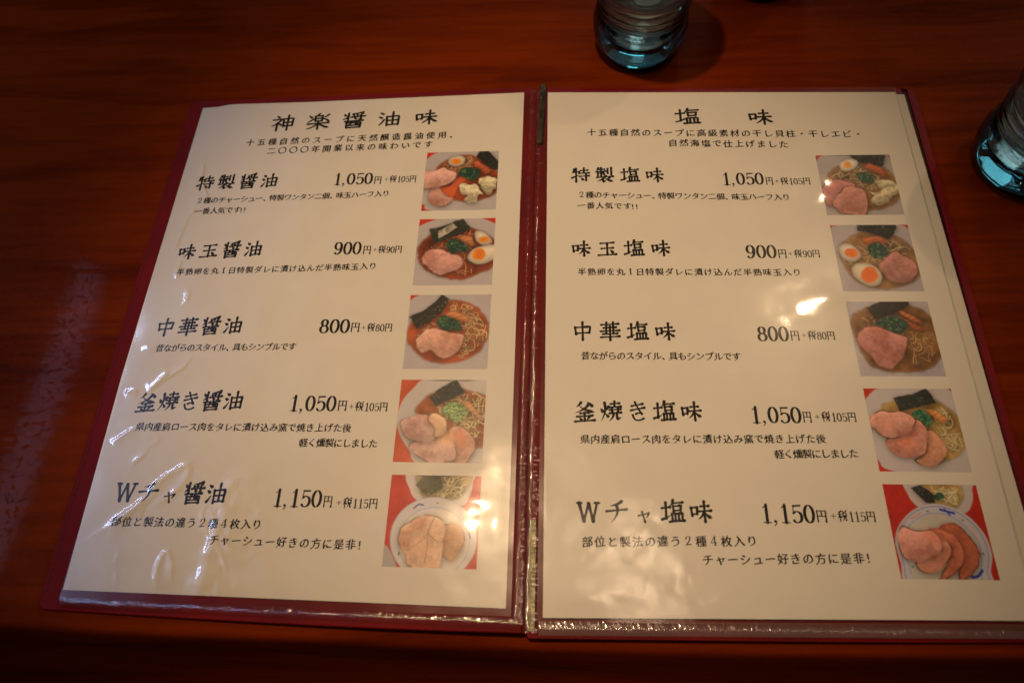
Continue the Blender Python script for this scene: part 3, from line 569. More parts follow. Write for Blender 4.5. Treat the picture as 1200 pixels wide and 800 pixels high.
# ------------------------------------------------------------------ lettering: brush strokes on a 100-unit square, y down
GL = {
 '味': 'v10,32 14,66;z10,34 36,32 33,62;h13,61 34,60;h50,30 84,30;h42,50 95,50;v67,8 67,95;l66,52 56,70 38,84;r68,52 80,70 98,82',
 '油': 'd10,12 22,20;d5,36 16,44;t8,88 18,74 27,56;v38,36 40,94;z38,38 90,36 88,92;h40,62 88,61;h40,89 88,88;v64,8 64,88',
 '特': 'l18,12 14,26 5,38;h14,30 44,28;v28,6 28,95;t5,68 24,60 43,50;h52,22 89,20;v70,6 70,38;h44,40 98,39;h46,60 97,58;k81,44 81,92 70,85;d54,70 63,81',
 '製': 'l16,4 12,12 5,20;h12,14 48,13;h3,27 55,26;v30,2 30,54;v12,36 12,52;z12,37 46,36 46,50;v66,9 66,40;k86,3 86,55 77,49;d50,52 54,58;h6,65 94,63;l46,65 30,80 7,91;k40,77 40,95 57,87;l76,69 66,77 58,81;r50,66 66,84 96,95',
 '醤': 'v24,4 24,48;d6,10 13,19;l22,30 14,38 4,43;l88,2 66,8 42,9;d44,14 49,20;d60,12 64,19;l86,12 80,18 74,22;h38,31 97,29;k80,23 80,50 70,46;d53,36 59,43;h12,56 90,55;v20,67 22,98;z20,68 82,67 80,98;l42,57 42,68 33,80;k60,57 60,76 74,76;h25,83 80,83;h24,96 80,96',
 '玉': 'h16,18 84,17;h20,50 80,49;h5,88 96,87;v50,18 50,87;d66,60 77,74',
 '中': 'v13,28 18,66;z13,30 87,28 82,62;h18,61 82,60;v50,3 50,99',
 '華': 'h8,14 92,13;v34,4 34,25;v66,4 66,25;h20,32 80,31;h5,49 96,48;v33,33 33,64;v67,33 67,64;h16,65 86,64;h6,81 96,80;v50,25 50,99',
 '釜': 'l34,4 26,15 12,24;d64,4 76,12 86,23;l68,18 46,38 6,54;r28,22 56,42 97,55;h30,56 70,55;h14,72 86,71;v50,56 50,94;d27,77 34,88;l74,75 66,84 60,90;h5,95 96,94',
 '焼': 'd5,32 12,46;l40,26 35,36 29,44;l22,6 22,52 3,93;r22,56 32,68 40,80;h50,13 89,12;v68,3 68,27;h40,29 97,28;v56,32 56,50;v82,32 82,50;h44,42 94,41;h44,58 97,57;l61,58 58,76 40,95;k77,58 78,88 97,80',
 '尭': '',
 'き': 'h24,22 74,15;h20,43 82,34;c40,4 52,32 70,64;c70,64 58,58 42,62;c26,66 36,88 56,93 76,86',
 'チ': 'l74,8 52,19 24,24;h6,46 94,43;l52,22 53,60 26,95',
 'ャ': 'h14,56 76,44;l77,44 68,62 58,70;v36,32 52,95',
 '塩': 'h5,33 39,31;v22,10 22,78;t3,82 22,76 41,66;l54,3 50,15 41,26;h52,16 96,15;v54,28 56,50;z54,29 88,28 85,49;h56,48 85,47;v48,62 49,92;z48,62 93,61 91,92;v62,62 62,91;v77,62 77,91;h37,93 100,92',
 '神': 'd20,5 29,14;h6,28 41,26;l40,28 28,48 4,66;v24,46 24,97;d30,52 41,62;v50,24 52,73;z50,26 93,24 91,72;h52,48 91,47;h52,71 91,70;v71,3 71,99',
 '楽': 'l52,1 47,6 43,12;v35,14 37,49;z35,15 67,14 65,48;h37,31 65,31;h37,47 65,47;d9,12 20,24;t6,50 18,42 28,34;l92,10 85,18 76,25;d74,34 84,40 94,50;h5,63 96,62;v50,50 50,99;l48,63 34,79 6,93;r52,63 70,80 96,93',
 'W': 'v10,12 30,90;s30,90 51,14;v51,14 70,90;s70,90 90,12;s2,12 20,12;s80,12 99,12',
 '円': 'm14,10 14,97;m14,12 86,12;m86,12 86,92;m50,12 50,52;m14,53 86,53;d74,90 85,95',
 '税': 'l44,6 26,14 6,18;m4,33 46,33;m25,14 25,98;l24,36 16,54 3,72;d28,46 42,60;d56,5 64,18;l90,4 84,12 78,22;m58,26 58,52;m58,27 90,27;m90,26 90,52;m58,50 90,50;l66,51 62,76 46,97;k80,51 81,92 97,84',
 '+': 's6,52 94,52;s50,10 50,94',
}
def ribbon(V, F, P, W):
    P = np.array(P, float); W = np.array(W, float)
    d = np.gradient(P, axis=0); d /= (np.linalg.norm(d, axis=1)[:, None] + 1e-9); nrm = np.stack([-d[:, 1], d[:, 0]], 1)
    b = len(V); n = len(P)
    for p, q, wd in zip(P, nrm, W):
        V.append(p + q * wd / 2); V.append(p - q * wd / 2)
    for i in range(n - 1): F.append((b + 2 * i, b + 2 * i + 1, b + 2 * i + 3, b + 2 * i + 2))
    for e, s in ((0, -1), (n - 1, 1)):         # rounded ends
        c = len(V); base = math.atan2(d[e][1], d[e][0]) + (0 if s > 0 else math.pi)
        pts = [P[e] + W[e] / 2 * np.array([math.cos(base + a), math.sin(base + a)]) for a in np.linspace(-math.pi / 2, math.pi / 2, 6)]
        V.extend(pts); F.append(tuple(range(c, c + 6)))
def along(pts, n=14):
    P = np.array(pts, float); L = np.r_[0, np.cumsum(np.hypot(*np.diff(P, axis=0).T))]; t = np.linspace(0, L[-1], n)
    return np.stack([np.interp(t, L, P[:, 0]), np.interp(t, L, P[:, 1])], 1)
def bez(pts, n=14):
    if len(pts) == 3:
        a, b, c = [np.array(p, float) for p in pts]; b = 2 * b - (a + c) / 2
        t = np.linspace(0, 1, n)[:, None]; return a * (1 - t) ** 2 + 2 * b * t * (1 - t) + c * t * t
    return np.array(smooth_path(pts, 5))
def glyph(ch, style, wt):
    V = []; F = []; flat = style == 'title'
    if ch == 'W': wt *= 1.25
    for s in GL[ch].split(';'):
        if not s: continue
        k = s[0]; pts = [tuple(map(float, q.split(','))) for q in s[1:].split()]
        jit = rng.normal(0, 0.5 if style != 'mincho' else 0.0, 2); pts = [(x + jit[0], y + jit[1]) for x, y in pts]
        P = bez(pts) if (len(pts) > 2 and k in 'lrtc') else along(pts)
        t = np.linspace(0, 1, len(P))
        if flat:
            W = {'h': 0.92 + 0.28 * np.abs(2 * t - 1) ** 3, 'v': 1 + 0 * t, 'z': 1 + 0 * t, 'k': 1.05 - 0.5 * np.clip((t - 0.8) * 5, 0, 1),
                 'l': 1.1 - 0.4 * t, 't': 0.7 + 0.3 * t, 'r': 0.8 + 0.7 * t - 0.9 * np.clip((t - .85) * 6, 0, 1), 'd': 0.8 + 0.4 * t, 'c': 1 + 0 * t, 's': 0.5 + 0 * t, 'm': 1 + 0 * t}[k] * 10.2
        elif k == 'm':
            d = np.gradient(P, axis=0); d = d / np.linalg.norm(d, axis=1)[:, None]
            W = (7.0 + (wt - 7.0) * np.abs(d[:, 1]))
        else:
            W = {'h': 1.0 - 0.38 * np.sin(np.pi * t) ** 0.7 + 0.22 * np.clip((t - 0.82) * 6, 0, 1), 'v': 1.15 - 0.32 * np.sin(np.pi * t) + 0.02 * t,
                 'z': 0.85 - 0.2 * np.sin(np.pi * np.clip(t * 2, 0, 1)) + 0.35 * np.exp(-((t - 0.5) / 0.13) ** 2) + 0.1 * t,
                 'k': 1.1 - 0.15 * t - 0.75 * np.clip((t - 0.78) * 5, 0, 1), 'l': 1.15 * (1 - t) ** 0.7 + 0.12, 't': 0.95 * (1 - t) ** 0.7 + 0.15,
                 'r': 0.35 + 1.15 * np.clip(t / 0.78, 0, 1) ** 1.5 - 1.35 * np.clip((t - 0.78) / 0.22, 0, 1), 'd': 0.4 + 1.0 * t ** 0.8,
                 'c': 0.95 - 0.3 * np.sin(np.pi * t), 's': (0.72 if ch == 'W' else 0.95) + 0 * t}[k] * wt
            W = np.maximum(W, 0.8)
        ribbon(V, F, P, W)
    V = np.array(V, float)
    if style != 'mincho' and ch not in 'W':
        V[:, 1] -= 0.055 * (V[:, 0] - 50)            # brush lettering climbs to the right
    return V, F
def ell(cx, cy, rx, ry, a0=0, a1=2 * math.pi, n=28):
    a = np.linspace(a0, a1, n); return np.stack([cx + rx * np.cos(a), cy + ry * np.sin(a)], 1)
def digit(ch):                                     # old-style serif figures, 70 units tall
    V = []; F = []
    def st(P, thick=12.0, thin=4.2):
        P = np.array(P, float); d = np.gradient(P, axis=0); d /= np.linalg.norm(d, axis=1)[:, None] + 1e-9
        ribbon(V, F, P, thin + (thick - thin) * np.abs(d[:, 1]) ** 1.4)
    def ball(x, y, r):
        b = len(V); V.extend(ell(x, y, r, r, n=13)[:-1]); F.append(tuple(range(b, b + 12)))
    if ch == '0': st(ell(23, 35, 16.5, 32.5))
    if ch == '1': st(along([(25, 2), (25, 69)])); st(along([(25, 4), (12, 13)], 5), 4, 3.5); st(along([(11, 68.5), (39, 68.5)], 6))
    if ch == '5':
        st(along([(12, 5), (10, 33)], 6), 4); st(along([(11, 5), (38, 4)], 8), 8, 7)
        st(np.array(smooth_path([(10, 33), (22, 26), (35, 32), (40, 47), (35, 62), (21, 68), (9, 62)], 6))); ball(10, 60, 5)
    if ch == '2': st(np.array(smooth_path([(8, 20), (11, 7), (22, 2), (35, 8), (37, 22), (28, 40), (8, 64)], 6)), 9, 4.5); st(along([(7, 65), (40, 64)], 8), 8, 8); ball(10.5, 19, 5)
    if ch == '4': st(along([(31, 2), (31, 69)]), 9.5); st(along([(30, 3), (4, 49)], 10), 5, 4); st(along([(4, 50), (44, 50)], 8), 5, 5); st(along([(20, 68.5), (42, 68.5)], 6), 5, 4)
    if ch == '8': st(ell(23, 18.5, 12.5, 15.5)); st(ell(23, 50.5, 16, 17.5))
    if ch == '9': st(ell(22, 23, 15, 20.5)); st(np.array(smooth_path([(38, 20), (37, 44), (30, 61), (19, 68), (9, 63)], 6))); ball(10.5, 60, 5)
    if ch == ',': ball(9, 64, 5.5); st(np.array(smooth_path([(13, 64), (12, 73), (5, 80)], 5)), 4, 3)
    return np.array(V, float), F
ADV = {',': 25, '1': 46}
# the small text: each character's outline from the built-in font, doubled along a slanted nib so that uprights come out heavier
fc = bpy.data.curves.new('glyphs', 'FONT'); fc.size = 100; fo = bpy.data.objects.new('glyphs', fc); C.objects.link(fo)
fc.resolution_u = 3; CACHE = {}
def font_glyph(ch, off):
    if (ch, off) not in CACHE:
        fc.body = ch; fc.offset = off
        bpy.context.view_layer.update()
        ev = fo.evaluated_get(bpy.context.evaluated_depsgraph_get()); me = ev.to_mesh()
        v = np.array([(q.co.x, q.co.y) for q in me.vertices] or [(0, 0)], float); f = [tuple(p.vertices) for p in me.polygons]
        ev.to_mesh_clear()
        v = np.stack([v[:, 0] + 2, 88 - v[:, 1]], 1)
        CACHE[(ch, off)] = (v, f)
    return CACHE[(ch, off)]
class Ink:
    def __init__(self): self.v = []; self.f = []; self.n = 0
    def put(self, V, F, fn, dz=0.0):
        b = len(self.v)
        for x, y in V:
            X, Y = pg(*fn(x, y)); self.v.append((X, Y, 0.00007 + dz))
        for f in F: self.f.append(tuple(b + i for i in f))
        self.n += 1
    def build(self, name, parent): return obj(name, self.v, self.f, M_INK, parent)
def row(it, text, u0, v0, u1, v1, size, how, wt=9):
    n = len(text); L = u1 - u0; sl = (v1 - v0) / L
    if how in ('item', 'title'):
        wx = size * (1.16 if how == 'title' else 1.0)
        for i, ch in enumerate(text):
            cu = (u0 + u1) / 2 if n == 1 else u0 + wx / 2 + (L - wx) * i / (n - 1)
            V, F = glyph(ch, how, wt); cv = v0 + sl * (cu - u0); s = 0.72 if ch == 'ャ' else 1
            it.put(V, F, lambda x, y: (cu + (x - 50) * wx / 100 * s, cv + (y - 50) * size / 100 * s + (0.13 * size if s < 1 else 0) + sl * (x - 50) * wx / 100))
    elif how == 'desc':
        wts = [{'、': 0.8, '!': 0.45, '・': 1.0}.get(c, 1.0) for c in text]
        # repeated glyphs are laid on a regular pitch between the two ends
        tot = sum(wts); pitch = L / (tot - 1 + size / (L / tot)) if tot * size < L else L / tot
        x = u0
        for ch, wq in zip(text, wts):
            latin = ch in '1234!'
            rot = rng.normal(0, 0.025); dy = rng.normal(0, 0.010) * size
            for k in (-1.5, -0.5, 0.5, 1.5):
                if ch in '124':
                    if k != 0.5: continue
                    V, F = digit(ch); V = V * np.array([1.25, 1.12]) + np.array([22, 8])
                else: V, F = font_glyph(ch, 0.0)
                V = V.copy()
                if ch == '!': V[:, 0] += -8
                V[:, 0] += k * 1.9; V[:, 1] += -k * 0.8
                V[:, 0] += 1.6 * np.sin(V[:, 1] * 0.09 + 1.3); V[:, 1] += 1.2 * np.sin(V[:, 0] * 0.08)
                V[:, 1] -= (0.085 + rot) * (V[:, 0] - 50)
                cu = x + size / 2; cv = v0 + sl * (cu - u0) + dy
                it.put(V, F, lambda a, b: (cu + (a - 50) * size / 100, cv + (b - 50) * size / 100), k * 2e-6)
            x += pitch * wq
    elif how == 'price':
        k = L / sum(ADV.get(c, 46) for c in text); x = u0
        for ch in text:
            V, F = digit(ch); h = size / 70
            it.put(V, F, lambda a, b: (x + a * k, v0 + (b - 35) * h)); x += ADV.get(ch, 46) * k
    elif how == 'tax':
        m = {'+': 0.62, '税': 1.0, '円': 1.0}; k = L / sum(m.get(c, 0.53) for c in text); x = u0
        for ch in text:
            if ch in m:
                V, F = glyph(ch, 'mincho', 13); wd = k * m[ch] * (0.92 if ch != '+' else 0.8); hh = size if ch != '+' else k * 0.5
                it.put(V, F, lambda a, b: (x + a * wd / 100, v0 + (b - 52) * hh / 100))
            else:
                V, F = digit(ch); it.put(V, F, lambda a, b: (x + a * k * 0.53 / 46, v0 + 0.04 * size + (b - 35) * size * 0.86 / 70))
            x += k * m.get(ch, 0.53)

# ------------------------------------------------------------------ printed dish photographs, painted shape by shape
NP = 330
def _srgb(c): 
    c = np.array(c, float) / 255; return np.where(c <= 0.04045, c / 12.92, ((c + 0.055) / 1.055) ** 2.4)
YY, XX = np.mgrid[0:NP, 0:NP] * (1000.0 / (NP - 1)); XX0, YY0 = XX, YY
def inside(pts, wx=0, wy=0):
    m = np.zeros((NP, NP), bool); n = len(pts); XX = XX0 + wx; YY = YY0 + wy
    for i in range(n):
        (x0, y0), (x1, y1) = pts[i], pts[(i + 1) % n]
        if y0 == y1: continue
        c = ((y0 > YY) != (y1 > YY)) & (XX < (x1 - x0) * (YY - y0) / (y1 - y0) + x0); m ^= c
    return m
def blur(a, r):
    for ax in (0, 1):
        for _ in range(2):
            p = np.pad(a, [(r + 1, r) if i == ax else (0, 0) for i in (0, 1)], mode='edge'); c = np.cumsum(p, axis=ax)
            a = (np.take(c, range(2 * r + 1, c.shape[ax]), axis=ax) - np.take(c, range(0, c.shape[ax] - 2 * r - 1), axis=ax)) / (2 * r + 1)
    return a
def closed(pts):
    P = pts[-1:] + pts + pts[:2]; out = []
    for i in range(1, len(P) - 2):
        p0, p1, p2, p3 = [np.array(q, float) for q in P[i - 1:i + 3]]
        for k in range(4):
            t = k / 4; out.append(tuple(0.5 * ((2 * p1) + (-p0 + p2) * t + (2 * p0 - 5 * p1 + 4 * p2 - p3) * t * t + (-p0 + 3 * p1 - 3 * p2 + p3) * t ** 3)))
    return out
def stroke(img, P, col, wd, alpha=1.0, srgb=None):
    P = np.array(P, float)
    x0, y0 = P.min(0) - wd * 2; x1, y1 = P.max(0) + wd * 2; s = (NP - 1) / 1000
    i0, i1 = max(int(y0 * s), 0), min(int(y1 * s) + 2, NP); j0, j1 = max(int(x0 * s), 0), min(int(x1 * s) + 2, NP)
    if i1 <= i0 or j1 <= j0: return
    d, _, _ = seg_field(XX[i0:i1, j0:j1], YY[i0:i1, j0:j1], [tuple(p) for p in P])
    a = np.clip((wd / 2 + 1.8 - d) / 3.6, 0, 1)[..., None] * alpha
    img[i0:i1, j0:j1] = img[i0:i1, j0:j1] * (1 - a) + srgb(col) * a
PAPER_LIT = [(197, 168, 138)] * 5 + [(190, 157, 120), (186, 152, 115), (182, 147, 108), (168, 133, 98), (152, 121, 88)]   # how white paper looks beside each picture
def paint(shapes, seed, lit):
    srgb = lambda c: np.clip(_srgb(c) * (0.80 / _srgb(lit)[0]) * (_srgb(lit)[0] / _srgb(lit)) ** 0.5 * 0.84, 0, 0.9)
    r = np.random.default_rng(seed); img = np.ones((NP, NP, 3)) * 0.5; n = 0
    N1 = fbm(NP, NP, 60, seed, 4); N2 = fbm(NP, NP, 14, seed + 1, 3); N3 = fbm(NP, NP, 5, seed + 2, 2); NS = fbm(NP, NP, 30, seed + 3, 2); NW = fbm(NP, NP, 26, seed + 4, 2)
    def strands(m, col, cnt, wd, curl):
        ys, xs = np.nonzero(m)
        if not len(ys): return
        for q in range(cnt):
            i = r.integers(len(ys)); p = np.array([xs[i], ys[i]]) * 1000 / (NP - 1); a = r.uniform(0, 6.28); P = [p]; da = r.normal(0, 0.32 * curl)
            for _ in range(r.integers(7, 15)):
                a += da + r.normal(0, 0.12 * curl); p = p + 15 * np.array([math.cos(a), math.sin(a)]); P.append(p)
            P = [p for p in P if m[min(max(int(p[1] * (NP - 1) / 1000), 0), NP - 1), min(max(int(p[0] * (NP - 1) / 1000), 0), NP - 1)]]
            if len(P) < 3: continue
            deep = q < cnt * 0.55; c = np.array(col) * (r.uniform(0.6, 0.8) if deep else r.uniform(0.8, 1.02)); al = 0.5 if deep else 0.85
            stroke(img, [p + np.array([3, 7]) for p in P], np.clip(c * 0.5, 0, 255), wd * 1.3, 0.5 * al, srgb); stroke(img, P, np.clip(c, 0, 255), wd, al, srgb)
            if not deep: stroke(img, [p - np.array([1, 3]) for p in P], np.clip(c * 1.2, 0, 255), wd * 0.4, 0.55, srgb)
    for s in shapes:
        k = s[0]; pts = pairs(s[1]); n += 1
        if k == 'L': stroke(img, pts if len(pts) < 3 else smooth_path(pts), s[2], s[3], 1.0, srgb); continue
        if k == 'N': strands(inside(pts), s[2], int(s[3] * 1.5), s[4] * 1.55, s[5]); continue
        col, kind = srgb(s[2]), s[3]
        if kind == 'line': stroke(img, closed(pts) + closed(pts)[:1], s[2], s[4] * 1.3, 0.8, srgb); continue
        poly = pts if kind in ('nori', 'menma') or (kind == 'flat' and n == 1) else closed(pts)
        wob = {'flat': 0, 'egg': 6, 'nori': 10, 'soup': 14, 'yolk': 12, 'wonton': 26}.get(kind, 16); m = inside(poly, wob * NW + wob * 0.5 * N2, wob * np.roll(NW, 40, 0)).astype(float); m1 = blur(m, 1); m4 = blur(m, 6); m9 = blur(m, 12); m20 = blur(m, 26)
        if kind in ('egg', 'meat', 'rim', 'nori', 'veg', 'wonton', 'menma'):      # contact shade in the printed picture
            sh = np.roll(np.roll(m9, 6, 0), 2, 1)[..., None] * 0.72; img *= 1 - sh * (1 - m1[..., None])
        t = np.broadcast_to(col, (NP, NP, 3)).copy()
        e = np.clip((m4 - 0.5) * 2, 0, 1)[..., None]; e9 = np.clip((m9 - 0.5) * 2, 0, 1)[..., None]
        lit_side = np.clip(1 + (0.45 if kind in ('meat', 'rim') else 1.0) * 28 * np.gradient(m20, axis=0), 0.6, 1.25)[..., None]    # rounded form: paler above, darker below
        if kind == 'flat':
            t *= (1 + 0.07 * N1)[..., None]
            if n == 1: t *= (1 + 0.16 * np.sin(XX * 0.03 + 4 * N1) * N2 + 0.1 * N1)[..., None]
            a = m1
        elif kind == 'soup':
            t *= (0.66 + 0.5 * N1 + 0.2 * NS)[..., None]; ring = ((1 - e9[..., 0]) * e[..., 0])[..., None]
            t = t * (0.66 + 0.34 * e9) * (1 - 0.5 * ring) + srgb(np.clip(np.array(s[2]) * 1.25, 0, 255)) * 0.5 * ring
            oil = np.clip(np.abs(N2) * -9 + 0.75, 0, 1)[..., None] * np.clip(N1 * 3, 0, 1)[..., None]; t = t + oil * 0.10; a = blur(m, 4)
        elif kind == 'soft': t *= (1 + 0.2 * N2)[..., None]; a = m9 * 0.8
        elif kind in ('meat', 'rim'):
            ang = 0.7 * n + seed; fib = np.sin((XX * np.cos(ang) + YY * np.sin(ang)) * 0.075 + 9 * NS + 5 * N1)
            fat = np.clip(np.abs(NS + 0.5 * N1) * -7 + 0.8, 0, 1)[..., None] * np.clip(N1 * 2 + 0.5, 0, 1)[..., None]; red = np.clip(-N1 * 2.6 - 0.1, 0, 1)[..., None]
            t = t * (0.88 + 0.025 * fib + 0.16 * N2 + 0.09 * N3 + 0.20 * N1)[..., None] * lit_side * np.array([0.99, 0.92, 0.83])
            t = t * (1 - 0.55 * red) + t * np.array([0.92, 0.68, 0.60]) * 0.55 * red; t = t * (1 - 0.5 * fat) + t * np.array([1.16, 1.26, 1.22]) * 0.5 * fat
            m3 = blur(m, 5); var = np.clip(0.75 + 1.9 * fbm(NP, NP, 60, seed + n, 2), 0.25, 1); ln = np.clip((0.93 - m3) / 0.26, 0, 1) ** 1.3 * var; dk = 1.0 if kind == 'rim' else 0.72
            pale = (np.clip((0.985 - m9) / 0.22, 0, 1) * (1 - np.clip((0.84 - m3) / 0.24, 0, 1)) * var)[..., None] * 0.4; t = t * (1 - pale) + t * np.array([1.15, 1.22, 1.15]) * pale
            t = t * (1 - dk * ln[..., None]) + srgb((58, 26, 18)) * (dk * ln[..., None]); a = m1
        elif kind == 'nori':
            sp = np.clip(N3 * 2.6 - 1.0, 0, 1)[..., None] * np.clip(N1 * 2.5 + .3, 0, 1)[..., None]; t = t * (1 + 0.6 * N2 + 0.5 * N1)[..., None] + sp * 0.22; a = m1
        elif kind == 'veg':
            fold = np.abs(np.sin(XX * 0.05 + 8 * NS) * np.cos(YY * 0.06 + 7 * N1)); li = np.clip(N2 * 2.4 - 0.25, 0, 1)[..., None]
            t = t * (0.45 + 0.9 * fold + 0.4 * N3)[..., None] + li * srgb((112, 128, 70)) * 0.45; sp = np.clip(N3 * 3 - 1.5, 0, 1)[..., None]; t = t + sp * 0.25
            a = np.clip(m1 * 1.3 + 0.6 * N3 * (m4 > 0.1), 0, 1) * (m4 > 0.35)
        elif kind == 'wonton':
            fo_ = np.sin(6 * NS + 9 * N1); t = t * (0.90 + 0.17 * fo_ + 0.08 * N2)[..., None] * lit_side * (0.8 + 0.2 * e); a = m1 * (0.88 + 0.1 * e[..., 0])
        elif kind == 'menma':
            st_ = np.sin((XX * 0.4 + YY) * 0.11 + 4 * N1); t = t * (0.95 + 0.14 * st_ + 0.18 * NS)[..., None] * (0.6 + 0.4 * e) * lit_side; a = m1
        elif kind == 'egg': t = t * (1 + 0.04 * N1)[..., None] * (0.58 + 0.42 * e9) * (0.6 + 0.4 * lit_side); a = m1
        elif kind == 'yolk':
            t = t * (1 + 0.16 * NS)[..., None]; t = t * (1 - 0.5 * e9) + srgb((222, 92, 22)) * 0.5 * e9; hl = np.clip(N2 * 4 - 2.0, 0, 1)[..., None] * e9; t = t + hl * 0.4; a = blur(m, 2)
        a = np.clip(a, 0, 1)[..., None]; img = img * (1 - a) + np.clip(t, 0, 1) * a
    img = img.reshape(NP // 2, 2, NP // 2, 2, 3).mean((1, 3))
    return np.clip(img, 0, 1) ** 1.14 * 0.98
def photo(idx, u0, v0, u1, v1, parent):
    img = paint(FOOD[idx], 100 + idx * 7, PAPER_LIT[idx]); n = img.shape[0]
    g = np.linspace(0, 1, n); U, V = np.meshgrid(u0 + (u1 - u0) * g, v0 + (v1 - v0) * g)
    verts = np.stack([U / 1000, PAGE_H - V / 1000, np.full(U.shape, 0.00005)], -1).reshape(-1, 3)
    i = np.arange(n - 1)[:, None] * n + np.arange(n - 1)[None]
    faces = np.stack([i, i + n, i + n + 1, i + 1], -1).reshape(-1, 4)
    o = obj('dish_photo', verts.tolist(), faces.tolist(), M_PRINT, parent)
    at = o.data.color_attributes.new('print', 'FLOAT_COLOR', 'POINT')
    at.data.foreach_set('color', np.concatenate([img.reshape(-1, 3), np.ones((n * n, 1))], 1).astype(np.float32).ravel())
    return o

# ------------------------------------------------------------------ the printed sheets
def sheet(outline, frame, z, label, m):
    v, f = slab(ccw([pg(*p) for p in outline]), -0.00018 + z, z)
    o = obj('menu_sheet', v, f, m); o.matrix_world = frame
    return tag(o, label, 'menu page')
def lettering(sh, lines):
    D = {k: rest for k, *rest in lines}
    def one(name, keys):
        it = Ink()
        for k, size, how, wt in keys:
            t, a, b, c, d = D[k]; row(it, t, a, b, c, d, size, how, wt)
        return it.build(name, sh)
    for k in ('title', 'titA', 'titB'):
        if k in D: one('heading', [(k, 12.6, 'title', 10)])
    one('introduction', [('sub1', 5.6, 'desc', 0)]); one('introduction', [('sub2', 5.6, 'desc', 0)])
    for i in '12345':
        one('dish_name', [('i' + i, 10.6, 'item', 12.0)])
        one('price', [('p' + i, 8.4, 'price', 0), ('y' + i, 5.8, 'tax', 10)])
        one('tax_note', [('t' + i, 5.0, 'tax', 10)])
        one('description', [('d' + i, 4.75 if i != '5' else 5.1, 'desc', 0)] + ([('d' + i + 'b', 4.75 if i != '5' else 5.1, 'desc', 0)] if 'd' + i + 'b' in D else []))
left = sheet([(0.8, 2.2), (10.6, 1.7), (18.2, 0.2), (26, -0.1), (70.3, 0.2), (209.5, -1.6), (210.2, 297.6), (-0.3, 296.3), (-1.8, 190)], ML, 0.0,
             'white soy sauce ramen price list in the left sleeve of the folder', M_PAPER)
lettering(left, LEFT_TEXT)
for i, q in enumerate([(152.3, 43.4, 195.8, 85.4), (152.1, 91.2, 196.0, 134.4), (151.7, 140.3, 196.0, 183.6), (151.8, 189.6, 196.0, 232.6), (152.1, 238.9, 196.1, 281.5)]):
    photo(i, *q, left)
right = sheet([(2.1, -2.2), (211, 1.6), (210.4, 150), (209.8, 295.8), (-1.1, 298.2)], MR, 0.0,
              'white salt ramen price list in the right sleeve, headed by two widely spaced characters', M_PAPER)
lettering(right, RIGHT_TEXT)
for i, q in enumerate([(156.2, 48.2, 198.0, 89.2), (156.5, 95.8, 198.2, 136.8), (156.7, 142.9, 198.2, 184.3), (156.6, 190.8, 198.8, 232.0), (156.6, 238.0, 198.9, 279.6)]):
    photo(5 + i, *q, right)
sheet([(6, 1.0), (216.4, 2.6), (217.4, 110), (217.9, 296.0), (4, 297.6)], MR, -0.0009,
      'blank edge of a second white page showing behind the right price list', M_PAPER2)
strip = sleeve(211.6, 217.7, 1, 296, [], [], 61, (0.05, 0.05, 0.02, 0.01), MR @ Matrix.Translation((0, 0, -0.0009)), 0.0, 0.9)
back_sleeve = seam(folder, ((217.4, 2), (218.2, 296)), 0.0, 0.5, 1.3, M_WELD, -0.0009, 46, 0.12, (0, 1)); in_frame(back_sleeve, MR)
bpy.data.objects.remove(fo)

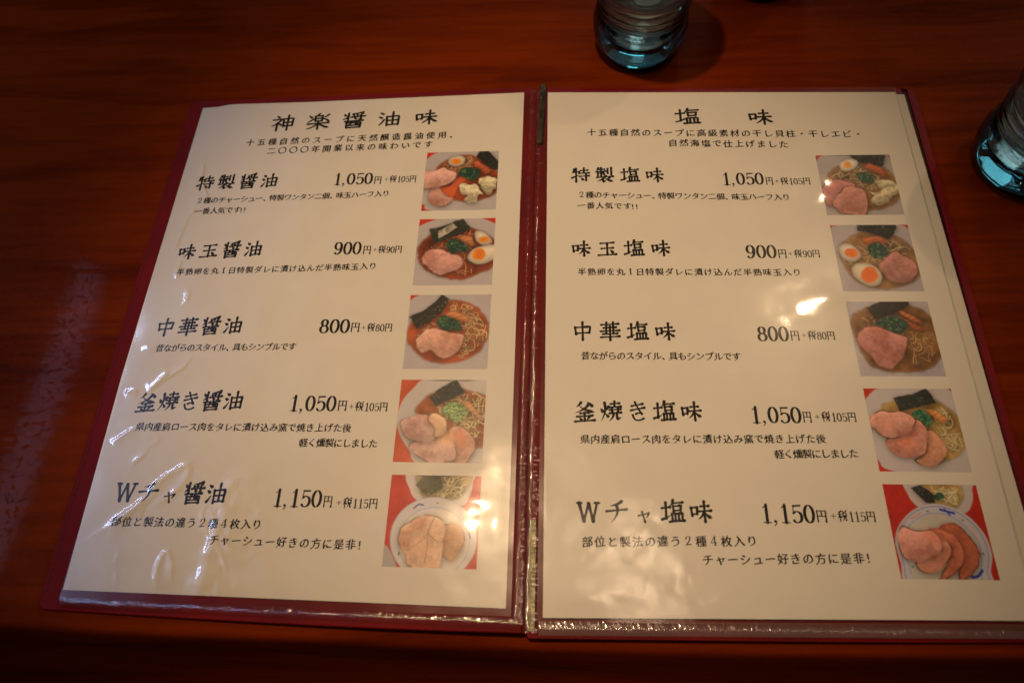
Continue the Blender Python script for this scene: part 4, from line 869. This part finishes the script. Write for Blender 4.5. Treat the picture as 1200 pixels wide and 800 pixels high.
# ------------------------------------------------------------------ glass tumblers
def lathe(name, prof, m, parent=None, n=112):
    v = []; f = []
    for r, z in prof:
        for k in range(n):
            a = 2 * math.pi * k / n; v.append((r * math.cos(a), r * math.sin(a), z))
    for i in range(len(prof) - 1):
        for k in range(n):
            a = i * n + k; b = i * n + (k + 1) % n
            f.append((a, b, b + n, a + n))
    if prof[0][0] > 1e-6: f.append([k for k in range(n)][::-1])
    if prof[-1][0] > 1e-6: f.append([(len(prof) - 1) * n + k for k in range(n)])
    return obj(name, v, f, m, parent, smooth=True)
def tumbler(x, y, label, rot):
    t = empty('glass_tumbler', (x, y, 0)); t.rotation_euler = (0, 0, rot)
    tag(t, label, 'glass', 'glass tumblers around the menu')
    outer = [(0.0, 0.0006), (0.017, 0.0004), (0.0205, 0.0), (0.0235, 0.0008), (0.0262, 0.0035), (0.0284, 0.0085), (0.0296, 0.0145), (0.0298, 0.0195), (0.0290, 0.0245), (0.0277, 0.0285)]
    z = 0.0295
    for k in range(3):
        r0 = 0.0268 + 0.0006 * k
        outer += [(r0 + 0.0000, z), (r0 + 0.0012, z + 0.0012), (r0 + 0.0016, z + 0.0024), (r0 + 0.0011, z + 0.0036), (r0 - 0.0001, z + 0.0046)]; z += 0.0050
    outer += [(0.0290, z + 0.002), (0.0312, z + 0.010), (0.0335, z + 0.022), (0.0352, z + 0.038), (0.0362, z + 0.055), (0.0358, 0.1040), (0.0350, 0.1052)]
    inner = [(0.0340, 0.1045), (0.0338, 0.100), (0.0335, 0.085), (0.0322, 0.070), (0.0302, 0.058), (0.0280, 0.050), (0.0262, 0.044), (0.0254, 0.036), (0.0256, 0.028), (0.0262, 0.020), (0.0246, 0.0150), (0.0190, 0.0122), (0.009, 0.0114), (0.0, 0.0112)]
    lathe('bowl', outer + inner, M_GLASS, t)
    lvl = 0.052
    wp = [(0.0, 0.0114), (0.009, 0.0116), (0.0188, 0.0124), (0.0243, 0.0152), (0.0259, 0.020), (0.0253, 0.028), (0.0251, 0.036), (0.0259, 0.044), (0.0276, 0.050), (0.0281, lvl - 0.0004), (0.0274, lvl - 0.0008), (0.020, lvl - 0.0009), (0.0, lvl - 0.0009)]
    lathe('water', wp, M_WATER, t)
    return t
tumbler(0.0608, 0.3490, 'pale blue glass tumbler with ringed waist behind the top edge of the menu', 0.3)
tumbler(0.2725, 0.2462, 'pale blue glass tumbler beside the right menu page, cut off by the photo edge', 1.4)
tumbler(0.1465, 0.4085, 'farthest glass tumbler, only its foot showing at the top edge of the photo', 2.2)
